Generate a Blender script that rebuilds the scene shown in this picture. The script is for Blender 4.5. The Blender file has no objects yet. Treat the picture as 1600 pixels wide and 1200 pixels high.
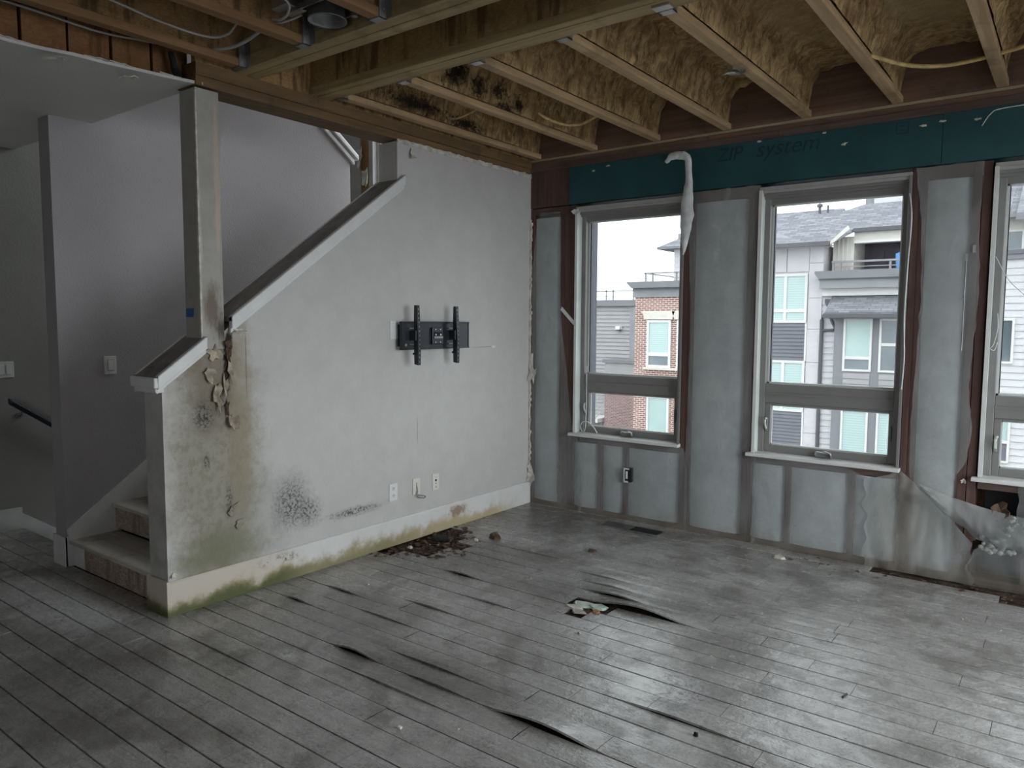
import bpy, bmesh, math, random
from mathutils import Vector, Matrix, noise
random.seed(7)
sc = bpy.context.scene
COL = sc.collection
# ------------------------------------------------------------------ camera
CAM = Vector((3.733, -5.1721, 1.55)); YAW, PITCH, ROLL, FPX = -0.6492, -0.0818, 0.0053, 1164.84
fw = Vector((math.sin(YAW)*math.cos(PITCH), math.cos(YAW)*math.cos(PITCH), math.sin(PITCH)))
r0 = Vector((math.cos(YAW), -math.sin(YAW), 0)); u0 = r0.cross(fw)
rt = r0*math.cos(ROLL)+u0*math.sin(ROLL); up = -r0*math.sin(ROLL)+u0*math.cos(ROLL)
cd = bpy.data.cameras.new('camera'); cam = bpy.data.objects.new('camera', cd); COL.objects.link(cam)
cd.sensor_fit = 'HORIZONTAL'; cd.sensor_width = 36; cd.lens = FPX/1600*36; cd.clip_start = .05; cd.clip_end = 500
m = Matrix((rt, up, -fw)).transposed().to_4x4(); m.translation = CAM; cam.matrix_world = m
sc.camera = cam
# ------------------------------------------------------------------ sky (bright overcast)
w = bpy.data.worlds.new('overcast_sky'); sc.world = w; w.use_nodes = True
bg = w.node_tree.nodes['Background']; bg.inputs[0].default_value = (.93, .975, 1, 1); bg.inputs[1].default_value = 3.0
sc.view_settings.view_transform = 'Standard'; sc.view_settings.look = 'None'; sc.view_settings.gamma = 1
sc.view_settings.use_curve_mapping = False; sc.view_settings.exposure = 1.5
sc.cycles.use_denoising = True
sc.cycles.use_adaptive_sampling = True; sc.cycles.adaptive_threshold = .04
sc.cycles.max_bounces = 9; sc.cycles.diffuse_bounces = 5; sc.cycles.transparent_max_bounces = 12
def portal(loc, rot, sx, sy):       # sampling guide for the sky at a window opening, gives off no light itself
    l = bpy.data.lights.new('window_portal', 'AREA'); l.shape = 'RECTANGLE'; l.size = sx; l.size_y = sy
    l.cycles.is_portal = True
    o = bpy.data.objects.new('window_portal', l); COL.objects.link(o); o.location = loc; o.rotation_euler = rot
# ------------------------------------------------------------------ material helper
class T:
    def __init__(s, name):
        s.m = bpy.data.materials.new(name); s.m.use_nodes = True; s.nt = s.m.node_tree
        s.nt.nodes.clear(); s.o = s.nt.nodes.new('ShaderNodeOutputMaterial')
    def nd(s, t, **kw):
        n = s.nt.nodes.new('ShaderNode'+t)
        for k, v in kw.items(): setattr(n, k, v)
        return n
    def lk(s, sock, v):
        if v is None: return
        if hasattr(v, 'is_output'): s.nt.links.new(v, sock)
        else:
            if isinstance(v, (tuple, list)) and len(v) == 3 and sock.type == 'RGBA': v = (*v, 1)
            sock.default_value = v
    def pos(s): return s.nd('NewGeometry').outputs['Position']
    def obj(s): return s.nd('TexCoord').outputs['Object']
    def rnd(s): return s.nd('ObjectInfo').outputs['Random']
    def scale(s, v, sc_, loc=(0, 0, 0)):
        n = s.nd('Mapping'); s.lk(n.inputs[0], v); n.inputs['Scale'].default_value = sc_
        s.lk(n.inputs['Location'], loc); return n.outputs[0]
    def noise(s, v, scale, detail=4, rough=.55, dist=0):
        n = s.nd('TexNoise'); s.lk(n.inputs['Vector'], v); n.inputs['Scale'].default_value = scale
        n.inputs['Detail'].default_value = detail; n.inputs['Roughness'].default_value = rough; n.inputs['Distortion'].default_value = dist
        return n.outputs['Fac']
    def vor(s, v, scale, feat='F1'):
        n = s.nd('TexVoronoi', feature=feat); s.lk(n.inputs['Vector'], v); n.inputs['Scale'].default_value = scale
        return n.outputs['Distance']
    def ramp(s, f, a, b, c0=0., c1=1.):      # smooth map of f from [a,b] to [c0,c1]
        n = s.nd('MapRange', interpolation_type='SMOOTHSTEP'); s.lk(n.inputs[0], f)
        for i, v in enumerate((a, b, c0, c1)): n.inputs[i+1].default_value = v
        return n.outputs[0]
    def math(s, op, a, b=0.):
        n = s.nd('Math', operation=op); s.lk(n.inputs[0], a); s.lk(n.inputs[1], b); return n.outputs[0]
    def mul(s, *a):
        r = a[0]
        for b in a[1:]: r = s.math('MULTIPLY', r, b)
        return r
    def mix(s, f, a, b, blend='MIX'):
        n = s.nd('Mix', data_type='RGBA', blend_type=blend); s.lk(n.inputs[0], f); s.lk(n.inputs[6], a); s.lk(n.inputs[7], b)
        return n.outputs[2]
    def blob(s, v, c, r, nz=None, amt=.6, soft=.5):      # soft ragged spot
        a = s.nd('VectorMath', operation='SUBTRACT'); s.lk(a.inputs[0], v); a.inputs[1].default_value = c
        d = s.nd('VectorMath', operation='DIVIDE'); s.lk(d.inputs[0], a.outputs[0]); d.inputs[1].default_value = r
        l = s.nd('VectorMath', operation='LENGTH'); s.lk(l.inputs[0], d.outputs[0]); x = l.outputs['Value']
        if nz is not None: x = s.math('ADD', x, s.math('MULTIPLY', s.math('SUBTRACT', nz, .5), amt*2))
        return s.ramp(x, 1-soft, 1+soft*.2, 1., 0.)
    def bump(s, h, strength=.3, dist=.01, prev=None):
        n = s.nd('Bump'); s.lk(n.inputs['Height'], h); n.inputs['Strength'].default_value = strength; n.inputs['Distance'].default_value = dist
        if prev is not None: s.lk(n.inputs['Normal'], prev)
        return n.outputs[0]
    def out(s, col, rough=.6, bump=None, spec=.5, metal=0., alpha=None, sheen=0.):
        p = s.nd('BsdfPrincipled'); s.lk(p.inputs['Base Color'], col); s.lk(p.inputs['Roughness'], rough)
        p.inputs['Specular IOR Level'].default_value = spec; s.lk(p.inputs['Metallic'], metal)
        if bump is not None: s.lk(p.inputs['Normal'], bump)
        if alpha is not None: s.lk(p.inputs['Alpha'], alpha)
        s.nt.links.new(p.outputs[0], s.o.inputs[0]); return s.m
def plain(name, col, rough=.6, metal=0., var=.15, vs=8, spec=.5):
    t = T(name); n = t.noise(t.pos(), vs, 4)
    c = t.mix(t.ramp(n, .3, .7), tuple(x*(1-var) for x in col), tuple(min(1, x*(1+var)) for x in col))
    return t.out(c, rough, metal=metal, spec=spec)
def wood(name, col, dark, axis=0, rough=.7, freq=25, stain=0., stc=(.03, .02, .015), spec=.3):
    t = T(name); p = t.pos(); s3 = [freq]*3; s3[axis] = freq*.05
    g = t.noise(t.scale(p, tuple(s3)), 1, 5, .6, .4); big = t.noise(p, 2.3, 4, .6)
    c = t.mix(t.ramp(g, .3, .72), dark, col); c = t.mix(t.ramp(big, .35, .7, 0, .55), c, tuple(x*.6 for x in col))
    if stain: c = t.mix(t.ramp(t.noise(p, 5, 6, .65), .52, .68, 0, stain), c, stc)
    return t.out(c, rough, t.bump(g, .25, .004), spec=spec)
# ------------------------------------------------------------------ materials
def m_wall_left():
    t = T('painted_drywall_stained'); p = t.pos()
    peel = t.noise(p, 75, 3, .5); lumps = t.noise(p, 26, 4, .6)
    n1 = t.noise(p, 6, 6, .65); n2 = t.noise(p, 22, 5, .7); n3 = t.noise(p, 60, 4, .7); n4 = t.noise(p, 95, 5, .8, .5)
    c = t.mix(t.ramp(n1, .3, .7), (.50, .485, .475), (.54, .525, .515))
    # olive-brown water stain running down under the broken cap
    sm = t.blob(p, (0, -2.93, .75), (1, .34, .95), n1, .35, .55)
    c = t.mix(t.mul(sm, .85), c, (.31, .285, .225)); c = t.mix(t.mul(sm, t.ramp(n2, .45, .6), .5), c, (.22, .20, .155))
    c = t.mix(t.mul(t.blob(p, (0, -2.78, .95), (1, .10, .85), n1, .5, .6), .6), c, (.30, .25, .17))
    c = t.mix(t.mul(t.blob(p, (0, -2.95, 1.25), (1, .17, .34), n1, .5, .6), .65), c, (.20, .16, .12))
    c = t.mix(t.mul(t.blob(p, (0, -2.9, .28), (1, .33, .15), n1, .6, .7), .8), c, (.20, .20, .13))
    c = t.mix(t.mul(t.blob(p, (0, -2.62, .42), (1, .3, .3), n1, .6, .8), .35), c, (.3, .3, .27))
    c = t.mix(t.mul(t.blob(p, (0, -2.93, 1.45), (1, .07, .12), n2, .7, .6), .8), c, (.10, .07, .05))
    # black mould
    for cc, rr, k in (((0, -3.0, 1.04), (1, .075, .10), .9), ((0, -2.45, .46), (1, .15, .18), .75), ((0, -2.32, .38), (1, .1, .1), .7),
                      ((0, -2.99, .79), (1, .022, .05), 1.), ((0, -1.95, .31), (1, .26, .035), .8), ((0, -2.86, .55), (1, .03, .12), .6), ((0, -2.9, 1.12), (1, .03, .1), .8)):
        c = t.mix(t.mul(t.blob(p, cc, tuple(q*1.25 for q in rr), n2, .7, .9), k*.38), c, (.12, .115, .105))
        msk = t.mul(t.blob(p, cc, rr, n2, 1.1, .8), t.ramp(t.math('ADD', t.mul(n3, .6), t.mul(n2, .4)), .475, .54), k)
        c = t.mix(msk, c, (.018, .018, .017))
    # hairline seams
    for cc, rr in (((0, -2.735, 1.32), (1, .004, .22)), ((0, -1.37, .78), (1, .003, .13)), ((0, -.62, 1.36), (1, .17, .003))):
        c = t.mix(t.mul(t.blob(p, cc, rr, n1, .1, .5), .7), c, (.12, .11, .10))
    c = t.mix(t.mul(t.blob(p, (0, -.5, 1.36), (1, .03, .012), n2, .4, .5), .8), c, (.72, .72, .68))
    c = t.mix(t.mul(t.blob(p, (0, -2.84, 1.44), (1, .028, .09), n2, .9, .5), 1), c, (.02, .016, .013))
    c = t.mix(t.mul(t.blob(p, (0, -2.855, 1.27), (1, .026, .13), n2, .9, .5), 1), c, (.03, .022, .017))
    c = t.mix(t.mul(t.blob(p, (0, -2.93, 1.38), (1, .05, .05), n2, .3, .4), .8), c, (.33, .25, .19))
    blister = t.mul(t.blob(p, (0, -2.95, .75), (1, .3, .75), n1, .5, .6), t.noise(t.scale(p, (1, 14, 5)), 4, 5, .7, 1.2))
    b = t.bump(t.math('ADD', t.mul(peel, .30), t.math('ADD', t.mul(lumps, .15), t.mul(blister, 1.6))), .5, .012)
    return t.out(c, .75, b, spec=.3)
def m_paint(name, a, b, bump=.3):
    t = T(name); p = t.pos(); n = t.noise(p, 1.5, 4); pk = t.noise(p, 75, 3, .5)
    return t.out(t.mix(t.ramp(n, .3, .7), a, b), .75, t.bump(pk, bump, .006), spec=.3)
def m_post():
    t = T('stained_post_paint'); p = t.pos(); n1 = t.noise(p, 9, 6, .65); n2 = t.noise(t.scale(p, (1, 1, .25)), 26, 5, .7)
    c = t.mix(t.ramp(n1, .3, .7), (.36, .345, .31), (.42, .40, .37))
    c = t.mix(t.mul(t.blob(p, (0, -2.885, 2.3), (.02, .02, .5), n2, .8, .5), .7), c, (.55, .45, .36))
    c = t.mix(t.mul(t.blob(p, (0, -2.93, 1.62), (.08, .06, .16), n2, .7, .7), .9), c, (.16, .13, .10))
    c = t.mix(t.mul(t.blob(p, (0, -2.87, 1.5), (.09, .06, .1), n2, .7, .7), .9), c, (.06, .045, .035))
    c = t.mix(t.mul(t.blob(p, (0, -3.0, 1.97), (.02, .02, .35), n2, .8, .5), .6), c, (.62, .60, .56))
    return t.out(c, .75, t.bump(n2, .3, .006), spec=.3)
def m_base():
    t = T('baseboard_paint_mildewed'); p = t.pos(); n1 = t.noise(p, 5, 6, .65); n2 = t.noise(p, 30, 5, .7)
    c = t.mix(t.ramp(n1, .3, .7), (.62, .61, .59), (.68, .67, .66))
    sep = t.nd('SeparateXYZ'); t.lk(sep.inputs[0], p); z = sep.outputs[2]; y = sep.outputs[1]
    low = t.ramp(t.math('ADD', z, t.mul(t.math('SUBTRACT', n1, .5), .22)), .10, .02)
    beige = t.ramp(y, -2.3, -2.75)
    c = t.mix(t.mul(beige, .7), c, (.55, .47, .38))
    mid = t.mul(t.ramp(y, -.1, -.6), t.ramp(t.math('ADD', z, t.mul(t.math('SUBTRACT', n1, .5), .3)), .12, .03))
    c = t.mix(t.mul(mid, .85), c, (.42, .33, .17))
    grn = t.mul(t.ramp(y, -1.15, -1.8), low)
    c = t.mix(t.mul(grn, .9), c, (.24, .22, .12))
    grn2 = t.mul(t.ramp(y, -2.3, -2.6), t.ramp(t.math('ADD', z, t.mul(t.math('SUBTRACT', n1, .5), .16)), .085, .02))
    c = t.mix(t.mul(grn2, .9), c, (.085, .10, .035))
    c = t.mix(t.mul(t.blob(p, (0, -2.55, .14), (1, .22, .05), n2, .8, .6), t.ramp(n2, .5, .62), .8), c, (.16, .14, .09))
    c = t.mix(t.mul(t.blob(p, (0, -.95, .12), (1, .12, .05), n2, .9, .5), .8), c, (.25, .14, .08))
    return t.out(c, .5, t.bump(n2, .1, .004), spec=.4)
def m_plank():
    t = T('worn_grey_plank'); p = t.pos(); r = t.rnd(); ob = t.obj()
    off = t.nd('CombineXYZ'); t.lk(off.inputs[0], t.mul(r, 37.)); t.lk(off.inputs[1], t.mul(r, 11.))
    sh = t.nd('VectorMath', operation='ADD'); t.lk(sh.inputs[0], p); t.lk(sh.inputs[1], off.outputs[0])
    g = t.noise(t.scale(sh.outputs[0], (2.2, 45, 10)), 1, 6, .65, .6)
    n1 = t.noise(p, 2.2, 4, .65); n2 = t.noise(p, 9, 5, .7); n3 = t.noise(p, 38, 4, .75)
    c = t.mix(t.ramp(g, .15, .85), (.255, .243, .234), (.45, .435, .427))
    c = t.mix(t.ramp(r, 0, 1, 0, .28), c, (.50, .485, .475))
    # damp, blackened areas
    c = t.mix(t.ramp(t.math('ADD', t.mul(n1, .7), t.mul(n2, .3)), .46, .60, 0, .72), c, (.15, .138, .129))
    for cc, rr, k in (((1.45, -2.85, 0), (.75, .22, 1), .75), ((.5, -1.55, 0), (.7, .55, 1), .8), ((1.6, -1.7, 0), (.55, .35, 1), .5), ((.75, -2.6, 0), (.5, .35, 1), .5),
                      ((.3, -.4, 0), (.9, .5, 1), .55), ((2.75, -2.1, 0), (.10, .1, 1), .7), ((.1, -4.0, 0), (.9, .5, 1), .45), ((2.1, -1.45, 0), (.25, .16, 1), .55)):
        c = t.mix(t.mul(t.blob(p, cc, rr, n2, .7, .8), k), c, (.10, .09, .082))
    spk = t.noise(p, 75, 3, .8); c = t.mix(t.ramp(t.math('ADD', t.mul(spk, .55), t.mul(n2, .45)), .49, .59, 0, .55), c, (.12, .11, .103))
    # chalky dust and dried residue
    dust = t.ramp(t.math('ADD', t.mul(n2, .5), t.mul(n3, .5)), .54, .66)
    c = t.mix(t.mul(dust, .40), c, (.60, .60, .60))
    for cc, rr, k in (((2.43, -2.33, 0), (.27, .27, 1), .55), ((-.25, -3.4, 0), (.55, .16, 1), .55), ((.2, -3.32, 0), (.16, .16, 1), .55), ((.86, -3.12, 0), (.1, .05, 1), .8),
                      ((1.3, -.75, 0), (.5, .16, 1), .4), ((2.75, -.48, 0), (.12, .2, 1), .6), ((1.85, -2.02, 0), (.3, .12, 1), .45), ((.55, -.95, 0), (.3, .1, 1), .4), ((-.6, -3.55, 0), (.8, .25, 1), .35), ((2.1, -.8, 0), (.5, .08, 1), .4)):
        c = t.mix(t.mul(t.blob(p, cc, rr, n3, .9, .8), t.ramp(n3, .36, .6), k), c, (.68, .68, .69))
    ro = t.ramp(n2, .3, .75, .20, .42)
    ro = t.math('SUBTRACT', ro, t.mul(t.blob(p, (2.45, -2.33, 0), (.32, .3, 1), n2, .4, .5), .14))
    b = t.bump(t.math('ADD', t.mul(g, .18), t.math('ADD', n2, t.mul(n3, .22))), .42, .012)
    return t.out(c, ro, b, spec=.75)
def m_foam():
    t = T('spray_foam_brown'); p = t.pos(); a = t.noise(p, 9, 6, .7, .8); b = t.noise(p, 30, 5, .7, 1.); st = t.noise(t.scale(p, (6, 20, 3)), 1.2, 5, .7, 1.)
    c = t.mix(t.ramp(a, .3, .68), (.27, .155, .065), (.70, .49, .24))
    c = t.mix(t.ramp(st, .48, .62, 0, .6), c, (.12, .072, .035)); c = t.mix(t.ramp(b, .58, .72, 0, .6), c, (.78, .60, .36))
    c = t.mix(t.mul(t.blob(p, (.92, -1.45, 3.0), (.2, .5, .3), a, .5, .4), t.ramp(b, .46, .58)), c, (.008, .007, .006))
    c = t.mix(t.mul(t.blob(p, (.3, -1.6, 3.0), (.25, .6, .3), a, .5, .4), t.ramp(b, .5, .62), .9), c, (.012, .01, .008))
    for cc, rr in (((.70, -1.72, 3.05), (.16, .10, .09)), ((.70, -1.50, 3.02), (.16, .07, .06)), ((.72, -1.30, 3.04), (.16, .08, .05)), ((.72, -1.08, 3.0), (.16, .06, .05)), ((.17, -1.5, 3.0), (.16, .25, .05)), ((.15, -1.0, 2.97), (.16, .2, .04)), ((.66, -1.2, 2.95), (.16, .1, .03))):
        c = t.mix(t.mul(t.blob(p, cc, tuple(q*1.25 for q in rr), b, 1.5, .7), .95), c, (.014, .011, .009))
    c = t.mix(t.mul(t.blob(p, (3.05, -.9, 3.2), (.3, .6, .1), a, .3, .5), .8), c, (.50, .38, .20))
    c = t.mix(t.mul(t.blob(p, (2.5, -1.1, 3.2), (.3, .7, .1), a, .3, .5), .6), c, (.50, .36, .18))
    return t.out(c, .85, t.bump(t.math('ADD', b, st), .8, .022), spec=.25)
def m_osb(name, a, b, dk):
    t = T(name); p = t.pos(); v = t.noise(t.scale(p, (20, 20, 50)), 1.5, 4, .7, 1.5); n = t.noise(p, 4, 5, .65); st = t.noise(t.scale(p, (9, 9, 1.2)), 1.3, 4, .6)
    c = t.mix(t.ramp(v, .3, .7), a, b); c = t.mix(t.ramp(st, .5, .62, 0, .75), c, dk); c = t.mix(t.ramp(n, .5, .7, 0, .5), c, dk)
    return t.out(c, .8, t.bump(v, .4, .006), spec=.25)
def m_plastic(name, a0, a1):
    t = T(name); p = t.pos(); n = t.noise(t.scale(p, (1, 1, .35)), 5, 4, .5, .5); d = t.noise(p, 25, 5, .7)
    vein = t.noise(t.scale(p, (9, 1, 2.2)), 1.4, 6, .7, 1.6)
    c = t.mix(t.ramp(n, .3, .7), (.33, .34, .342), (.47, .48, .482)); c = t.mix(t.ramp(vein, .56, .70, 0, .30), c, (.20, .195, .19))
    sep = t.nd('SeparateXYZ'); t.lk(sep.inputs[0], p); z = sep.outputs[2]
    dirt = t.ramp(t.math('ADD', z, t.mul(t.math('SUBTRACT', n, .5), .3)), .16, 0)
    c = t.mix(t.mul(dirt, .55), c, (.30, .25, .15))
    c = t.mix(t.mul(t.blob(p, (2.95, 0, .35), (.28, .3, .45), n, .8, .7), .5), c, (.36, .33, .27))
    c = t.mix(t.ramp(d, .64, .74, 0, .35), c, (.25, .24, .23))
    df = t.nd('BsdfPrincipled'); t.lk(df.inputs['Base Color'], c); df.inputs['Roughness'].default_value = .38
    t.lk(df.inputs['Normal'], t.bump(n, .10, .03))
    tr = t.nd('BsdfTransparent'); tr.inputs[0].default_value = (.93, .955, .965, 1)
    mx = t.nd('MixShader'); t.lk(mx.inputs[0], t.ramp(n, .25, .75, a0, a1)); t.nt.links.new(tr.outputs[0], mx.inputs[1]); t.nt.links.new(df.outputs[0], mx.inputs[2])
    t.nt.links.new(mx.outputs[0], t.o.inputs[0]); return t.m
def m_glass(name, tint):
    t = T(name); tr = t.nd('BsdfTransparent'); tr.inputs[0].default_value = (*tint, 1); gl = t.nd('BsdfGlossy'); gl.inputs['Roughness'].default_value = .02
    fr = t.nd('Fresnel'); fr.inputs[0].default_value = 1.35; mx = t.nd('MixShader'); t.lk(mx.inputs[0], t.mul(fr.outputs[0], .6))
    t.nt.links.new(tr.outputs[0], mx.inputs[1]); t.nt.links.new(gl.outputs[0], mx.inputs[2]); t.nt.links.new(mx.outputs[0], t.o.inputs[0]); return t.m
def m_brick(name, a, b, mor):
    t = T(name); sx = t.nd('SeparateXYZ'); t.lk(sx.inputs[0], t.pos()); cb = t.nd('CombineXYZ'); t.lk(cb.inputs[0], t.math('ADD', sx.outputs[0], sx.outputs[1])); t.lk(cb.inputs[1], sx.outputs[2])
    br = t.nd('TexBrick'); t.lk(br.inputs['Vector'], cb.outputs[0]); t.lk(br.inputs['Color1'], a); t.lk(br.inputs['Color2'], b); t.lk(br.inputs['Mortar'], mor)
    for k, v in (('Scale', 1.), ('Mortar Size', .011), ('Brick Width', .22), ('Row Height', .0745), ('Mortar Smooth', .1), ('Bias', -.2)): br.inputs[k].default_value = v
    return t.out(br.outputs['Color'], .85, t.bump(br.outputs['Fac'], -.3, .01), spec=.2)
def m_shingle():
    t = T('asphalt_shingles'); p = t.pos(); sx = t.nd('SeparateXYZ'); t.lk(sx.inputs[0], p); cb = t.nd('CombineXYZ'); t.lk(cb.inputs[0], sx.outputs[0]); t.lk(cb.inputs[1], t.mul(sx.outputs[2], 2.2))
    br = t.nd('TexBrick'); t.lk(br.inputs['Vector'], cb.outputs[0]); t.lk(br.inputs['Color1'], (.15, .155, .175)); t.lk(br.inputs['Color2'], (.27, .275, .30)); t.lk(br.inputs['Mortar'], (.11, .112, .125))
    for k, v in (('Scale', 1.), ('Mortar Size', .012), ('Brick Width', .34), ('Row Height', .15), ('Bias', 0.)): br.inputs[k].default_value = v
    return t.out(t.mix(t.ramp(t.noise(p, 6, 4), .3, .7, 0, .3), br.outputs['Color'], (.20, .205, .23)), .9, spec=.2)
def m_blind():
    t = T('window_blinds_behind_glass'); sx = t.nd('SeparateXYZ'); t.lk(sx.inputs[0], t.pos()); wv = t.math('FRACT', t.mul(sx.outputs[2], 13.))
    return t.out(t.mix(t.ramp(wv, .02, .22), (.27, .36, .355), (.44, .565, .55)), .25, spec=.6)
def m_subfloor():
    t = T('rotten_subfloor'); p = t.pos(); n = t.noise(p, 12, 6, .7, .6); b = t.noise(p, 45, 5, .75)
    c = t.mix(t.ramp(n, .35, .65), (.018, .013, .010), (.13, .09, .06)); c = t.mix(t.ramp(b, .62, .72, 0, .5), c, (.28, .24, .19))
    return t.out(c, .9, t.bump(b, .8, .02), spec=.2)
MAT = {}
def init_mats():
    M = MAT
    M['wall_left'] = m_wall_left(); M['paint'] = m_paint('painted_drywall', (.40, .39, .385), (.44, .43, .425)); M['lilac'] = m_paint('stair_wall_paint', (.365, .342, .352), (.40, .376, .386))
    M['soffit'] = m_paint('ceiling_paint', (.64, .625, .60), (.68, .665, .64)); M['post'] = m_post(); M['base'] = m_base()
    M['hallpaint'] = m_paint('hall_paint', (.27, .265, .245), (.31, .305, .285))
    M['white'] = plain('white_trim', (.66, .66, .65), .45, var=.05); M['whitegrn'] = plain('white_jamb', (.60, .66, .63), .4, var=.06)
    M['cap_top'] = wood('dirty_cap_top', (.30, .28, .26), (.20, .185, .17), 1, stain=.5, stc=(.08, .055, .04)); M['plank'] = m_plank(); M['foam'] = m_foam()
    M['lumber_y'] = wood('joist_lumber', (.56, .39, .22), (.36, .235, .125), 1, stain=.3); M['lumber_x'] = wood('beam_lumber', (.46, .345, .18), (.30, .21, .10), 0, stain=.35)
    M['flange_n'] = wood('orange_joist_lumber', (.33, .185, .085), (.22, .12, .055), 1)
    M['osb'] = m_osb('osb_web', (.26, .15, .065), (.45, .28, .13), (.09, .05, .026)); M['osb_dark'] = m_osb('osb_dark', (.07, .04, .02), (.16, .09, .04), (.02, .013, .009))
    M['girder'] = m_osb('girder_web', (.32, .21, .09), (.50, .35, .17), (.12, .07, .035)); M['subceil'] = m_osb('subfloor_underside', (.16, .1, .05), (.32, .21, .11), (.05, .033, .02))
    M['block'] = m_osb('orange_block', (.20, .095, .04), (.27, .14, .06), (.09, .045, .02)); M['rim'] = wood('dark_rim_board', (.22, .13, .09), (.12, .07, .05), 0, stain=.4)
    M['stud'] = wood('dark_stud', (.14, .078, .066), (.07, .039, .034), 2, stain=.25); M['plate'] = wood('dark_plate', (.16, .105, .085), (.085, .055, .046), 0, stain=.35)
    M['darkplate'] = wood('aged_wall_plate', (.22, .135, .065), (.12, .072, .035), 1, stain=.4)
    M['strip'] = wood('pale_plate_edge', (.45, .36, .22), (.3, .23, .14), 0)
    t = T('green_sheathing'); p = t.pos(); n = t.noise(p, 3, 5); M['green'] = t.out(t.mix(t.ramp(n, .3, .7), (.013, .058, .066), (.020, .084, .098)), .42, t.bump(t.noise(p, 60, 3), .1, .004))
    M['ink'] = plain('dark_print', (.008, .036, .041), .5)
    M['plastic'] = m_plastic('vapour_barrier_plastic', .30, .40); M['plastic2'] = m_plastic('folded_plastic', .42, .58); t = T('white_plastic_film'); M['film'] = t.out(t.mix(t.ramp(t.noise(t.pos(), 14, 5), .3, .7), (.55, .57, .58), (.74, .76, .77)), .4)
    t = T('fibreglass_batt'); n = t.noise(t.pos(), 5, 5, .6); M['batt'] = t.out(t.mix(t.ramp(n, .3, .7), (.49, .51, .505), (.60, .62, .615)), .95, t.bump(t.noise(t.pos(), 30, 4), .2, .02), spec=.1)
    M['frame'] = plain('taupe_window_frame', (.20, .195, .188), .4, var=.04); M['glass'] = m_glass('grey_window_glass', (.56, .57, .57)); M['clear'] = m_glass('clear_glass', (.95, .96, .96))
    M['headtrim'] = plain('beige_head_trim', (.36, .35, .34), .6, var=.08)
    M['bead'] = plain('glazing_bead', (.62, .63, .62), .35, var=.04)
    M['black'] = plain('black_steel', (.022, .025, .032), .38, .3, var=.2, spec=.6); M['slot'] = plain('black_void', (.006, .006, .006), .8); M['steel'] = plain('zinc_steel', (.50, .50, .49), .35, .9, var=.15)
    M['dullsteel'] = plain('dull_metal', (.24, .24, .24), .5, .6, var=.3); M['cable'] = plain('white_cable', (.42, .41, .38), .5, var=.1); M['foamcable'] = plain('foam_coated_cable', (.52, .37, .15), .7, var=.25, vs=30)
    M['tape'] = plain('blue_tape', (.022, .12, .30), .6); M['plastic_white'] = plain('plate_plastic', (.70, .70, .69), .35, var=.03); M['ivory'] = plain('ivory_plastic', (.66, .65, .58), .35, var=.03)
    M['riser'] = m_osb('osb_riser', (.22, .16, .125), (.55, .45, .37), (.2, .15, .12)); M['tread'] = wood('dusty_plywood_tread', (.58, .55, .50), (.44, .41, .37), 0, stain=.4, stc=(.12, .105, .09))
    M['subfloor'] = m_subfloor(); M['hallfloor'] = plain('dark_hall_floor', (.10, .095, .09), .5, var=.25); M['plaster'] = plain('broken_plaster', (.56, .53, .48), .9, var=.25, vs=20); M['paper'] = plain('torn_drywall_paper', (.36, .31, .24), .9, var=.35, vs=20)
    M['rot'] = plain('rotten_wood_chip', (.085, .05, .032), .9, var=.5, vs=30); M['palegreen'] = plain('pale_green_flake', (.48, .56, .50), .7, var=.2, vs=25)
    M['siding_white'] = plain('white_siding', (.56, .56, .57), .7, var=.03, vs=2); M['panel_white'] = plain('white_panel', (.55, .535, .555), .7, var=.03, vs=2); M['cream'] = plain('cream_board', (.58, .555, .515), .7, var=.03, vs=2)
    M['siding_grey'] = plain('grey_siding', (.32, .32, .325), .75, var=.04, vs=2); M['siding_dark'] = plain('dark_grey_siding', (.155, .16, .185), .75, var=.05, vs=2); M['trim_grey'] = plain('grey_trim', (.215, .22, .235), .7, var=.04, vs=2)
    M['parapet'] = plain('parapet_grey', (.25, .26, .27), .7, var=.05, vs=2); M['cornice'] = plain('cornice_grey', (.185, .19, .205), .7, var=.05, vs=2); M['gutter'] = plain('dark_gutter', (.085, .085, .095), .5, var=.05, vs=2)
    M['brick'] = m_brick('red_brick', (.24, .115, .09), (.31, .16, .13), (.66, .62, .59)); M['brick_dull'] = m_brick('dull_brick', (.22, .13, .12), (.28, .18, .165), (.40, .36, .35)); M['shingle'] = m_shingle(); M['blind'] = m_blind()
    M['shade'] = plain('pale_window_shade', (.40, .53, .51), .22, var=.05, vs=1, spec=.7); M['darkglass'] = plain('dark_window_glass', (.13, .16, .18), .12, var=.2, vs=1, spec=.8); M['recess'] = plain('terrace_wall', (.115, .105, .125), .8, var=.15)
    M['extwhite'] = plain('white_window_frame', (.66, .655, .64), .5, var=.02); M['stone'] = plain('cream_lintel', (.62, .585, .52), .7, var=.05); M['ground'] = plain('asphalt', (.13, .13, .135), .9, var=.2, vs=.5)
    M['blue'] = plain('blue_cover', (.12, .30, .62), .6, var=.1); M['bark'] = plain('pale_bark', (.36, .33, .31), .8, var=.2); M['rail'] = plain('grey_railing', (.23, .235, .25), .5, var=.05)
    M['conc'] = plain('street_concrete', (.42, .41, .40), .9, var=.1)
init_mats()
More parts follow.
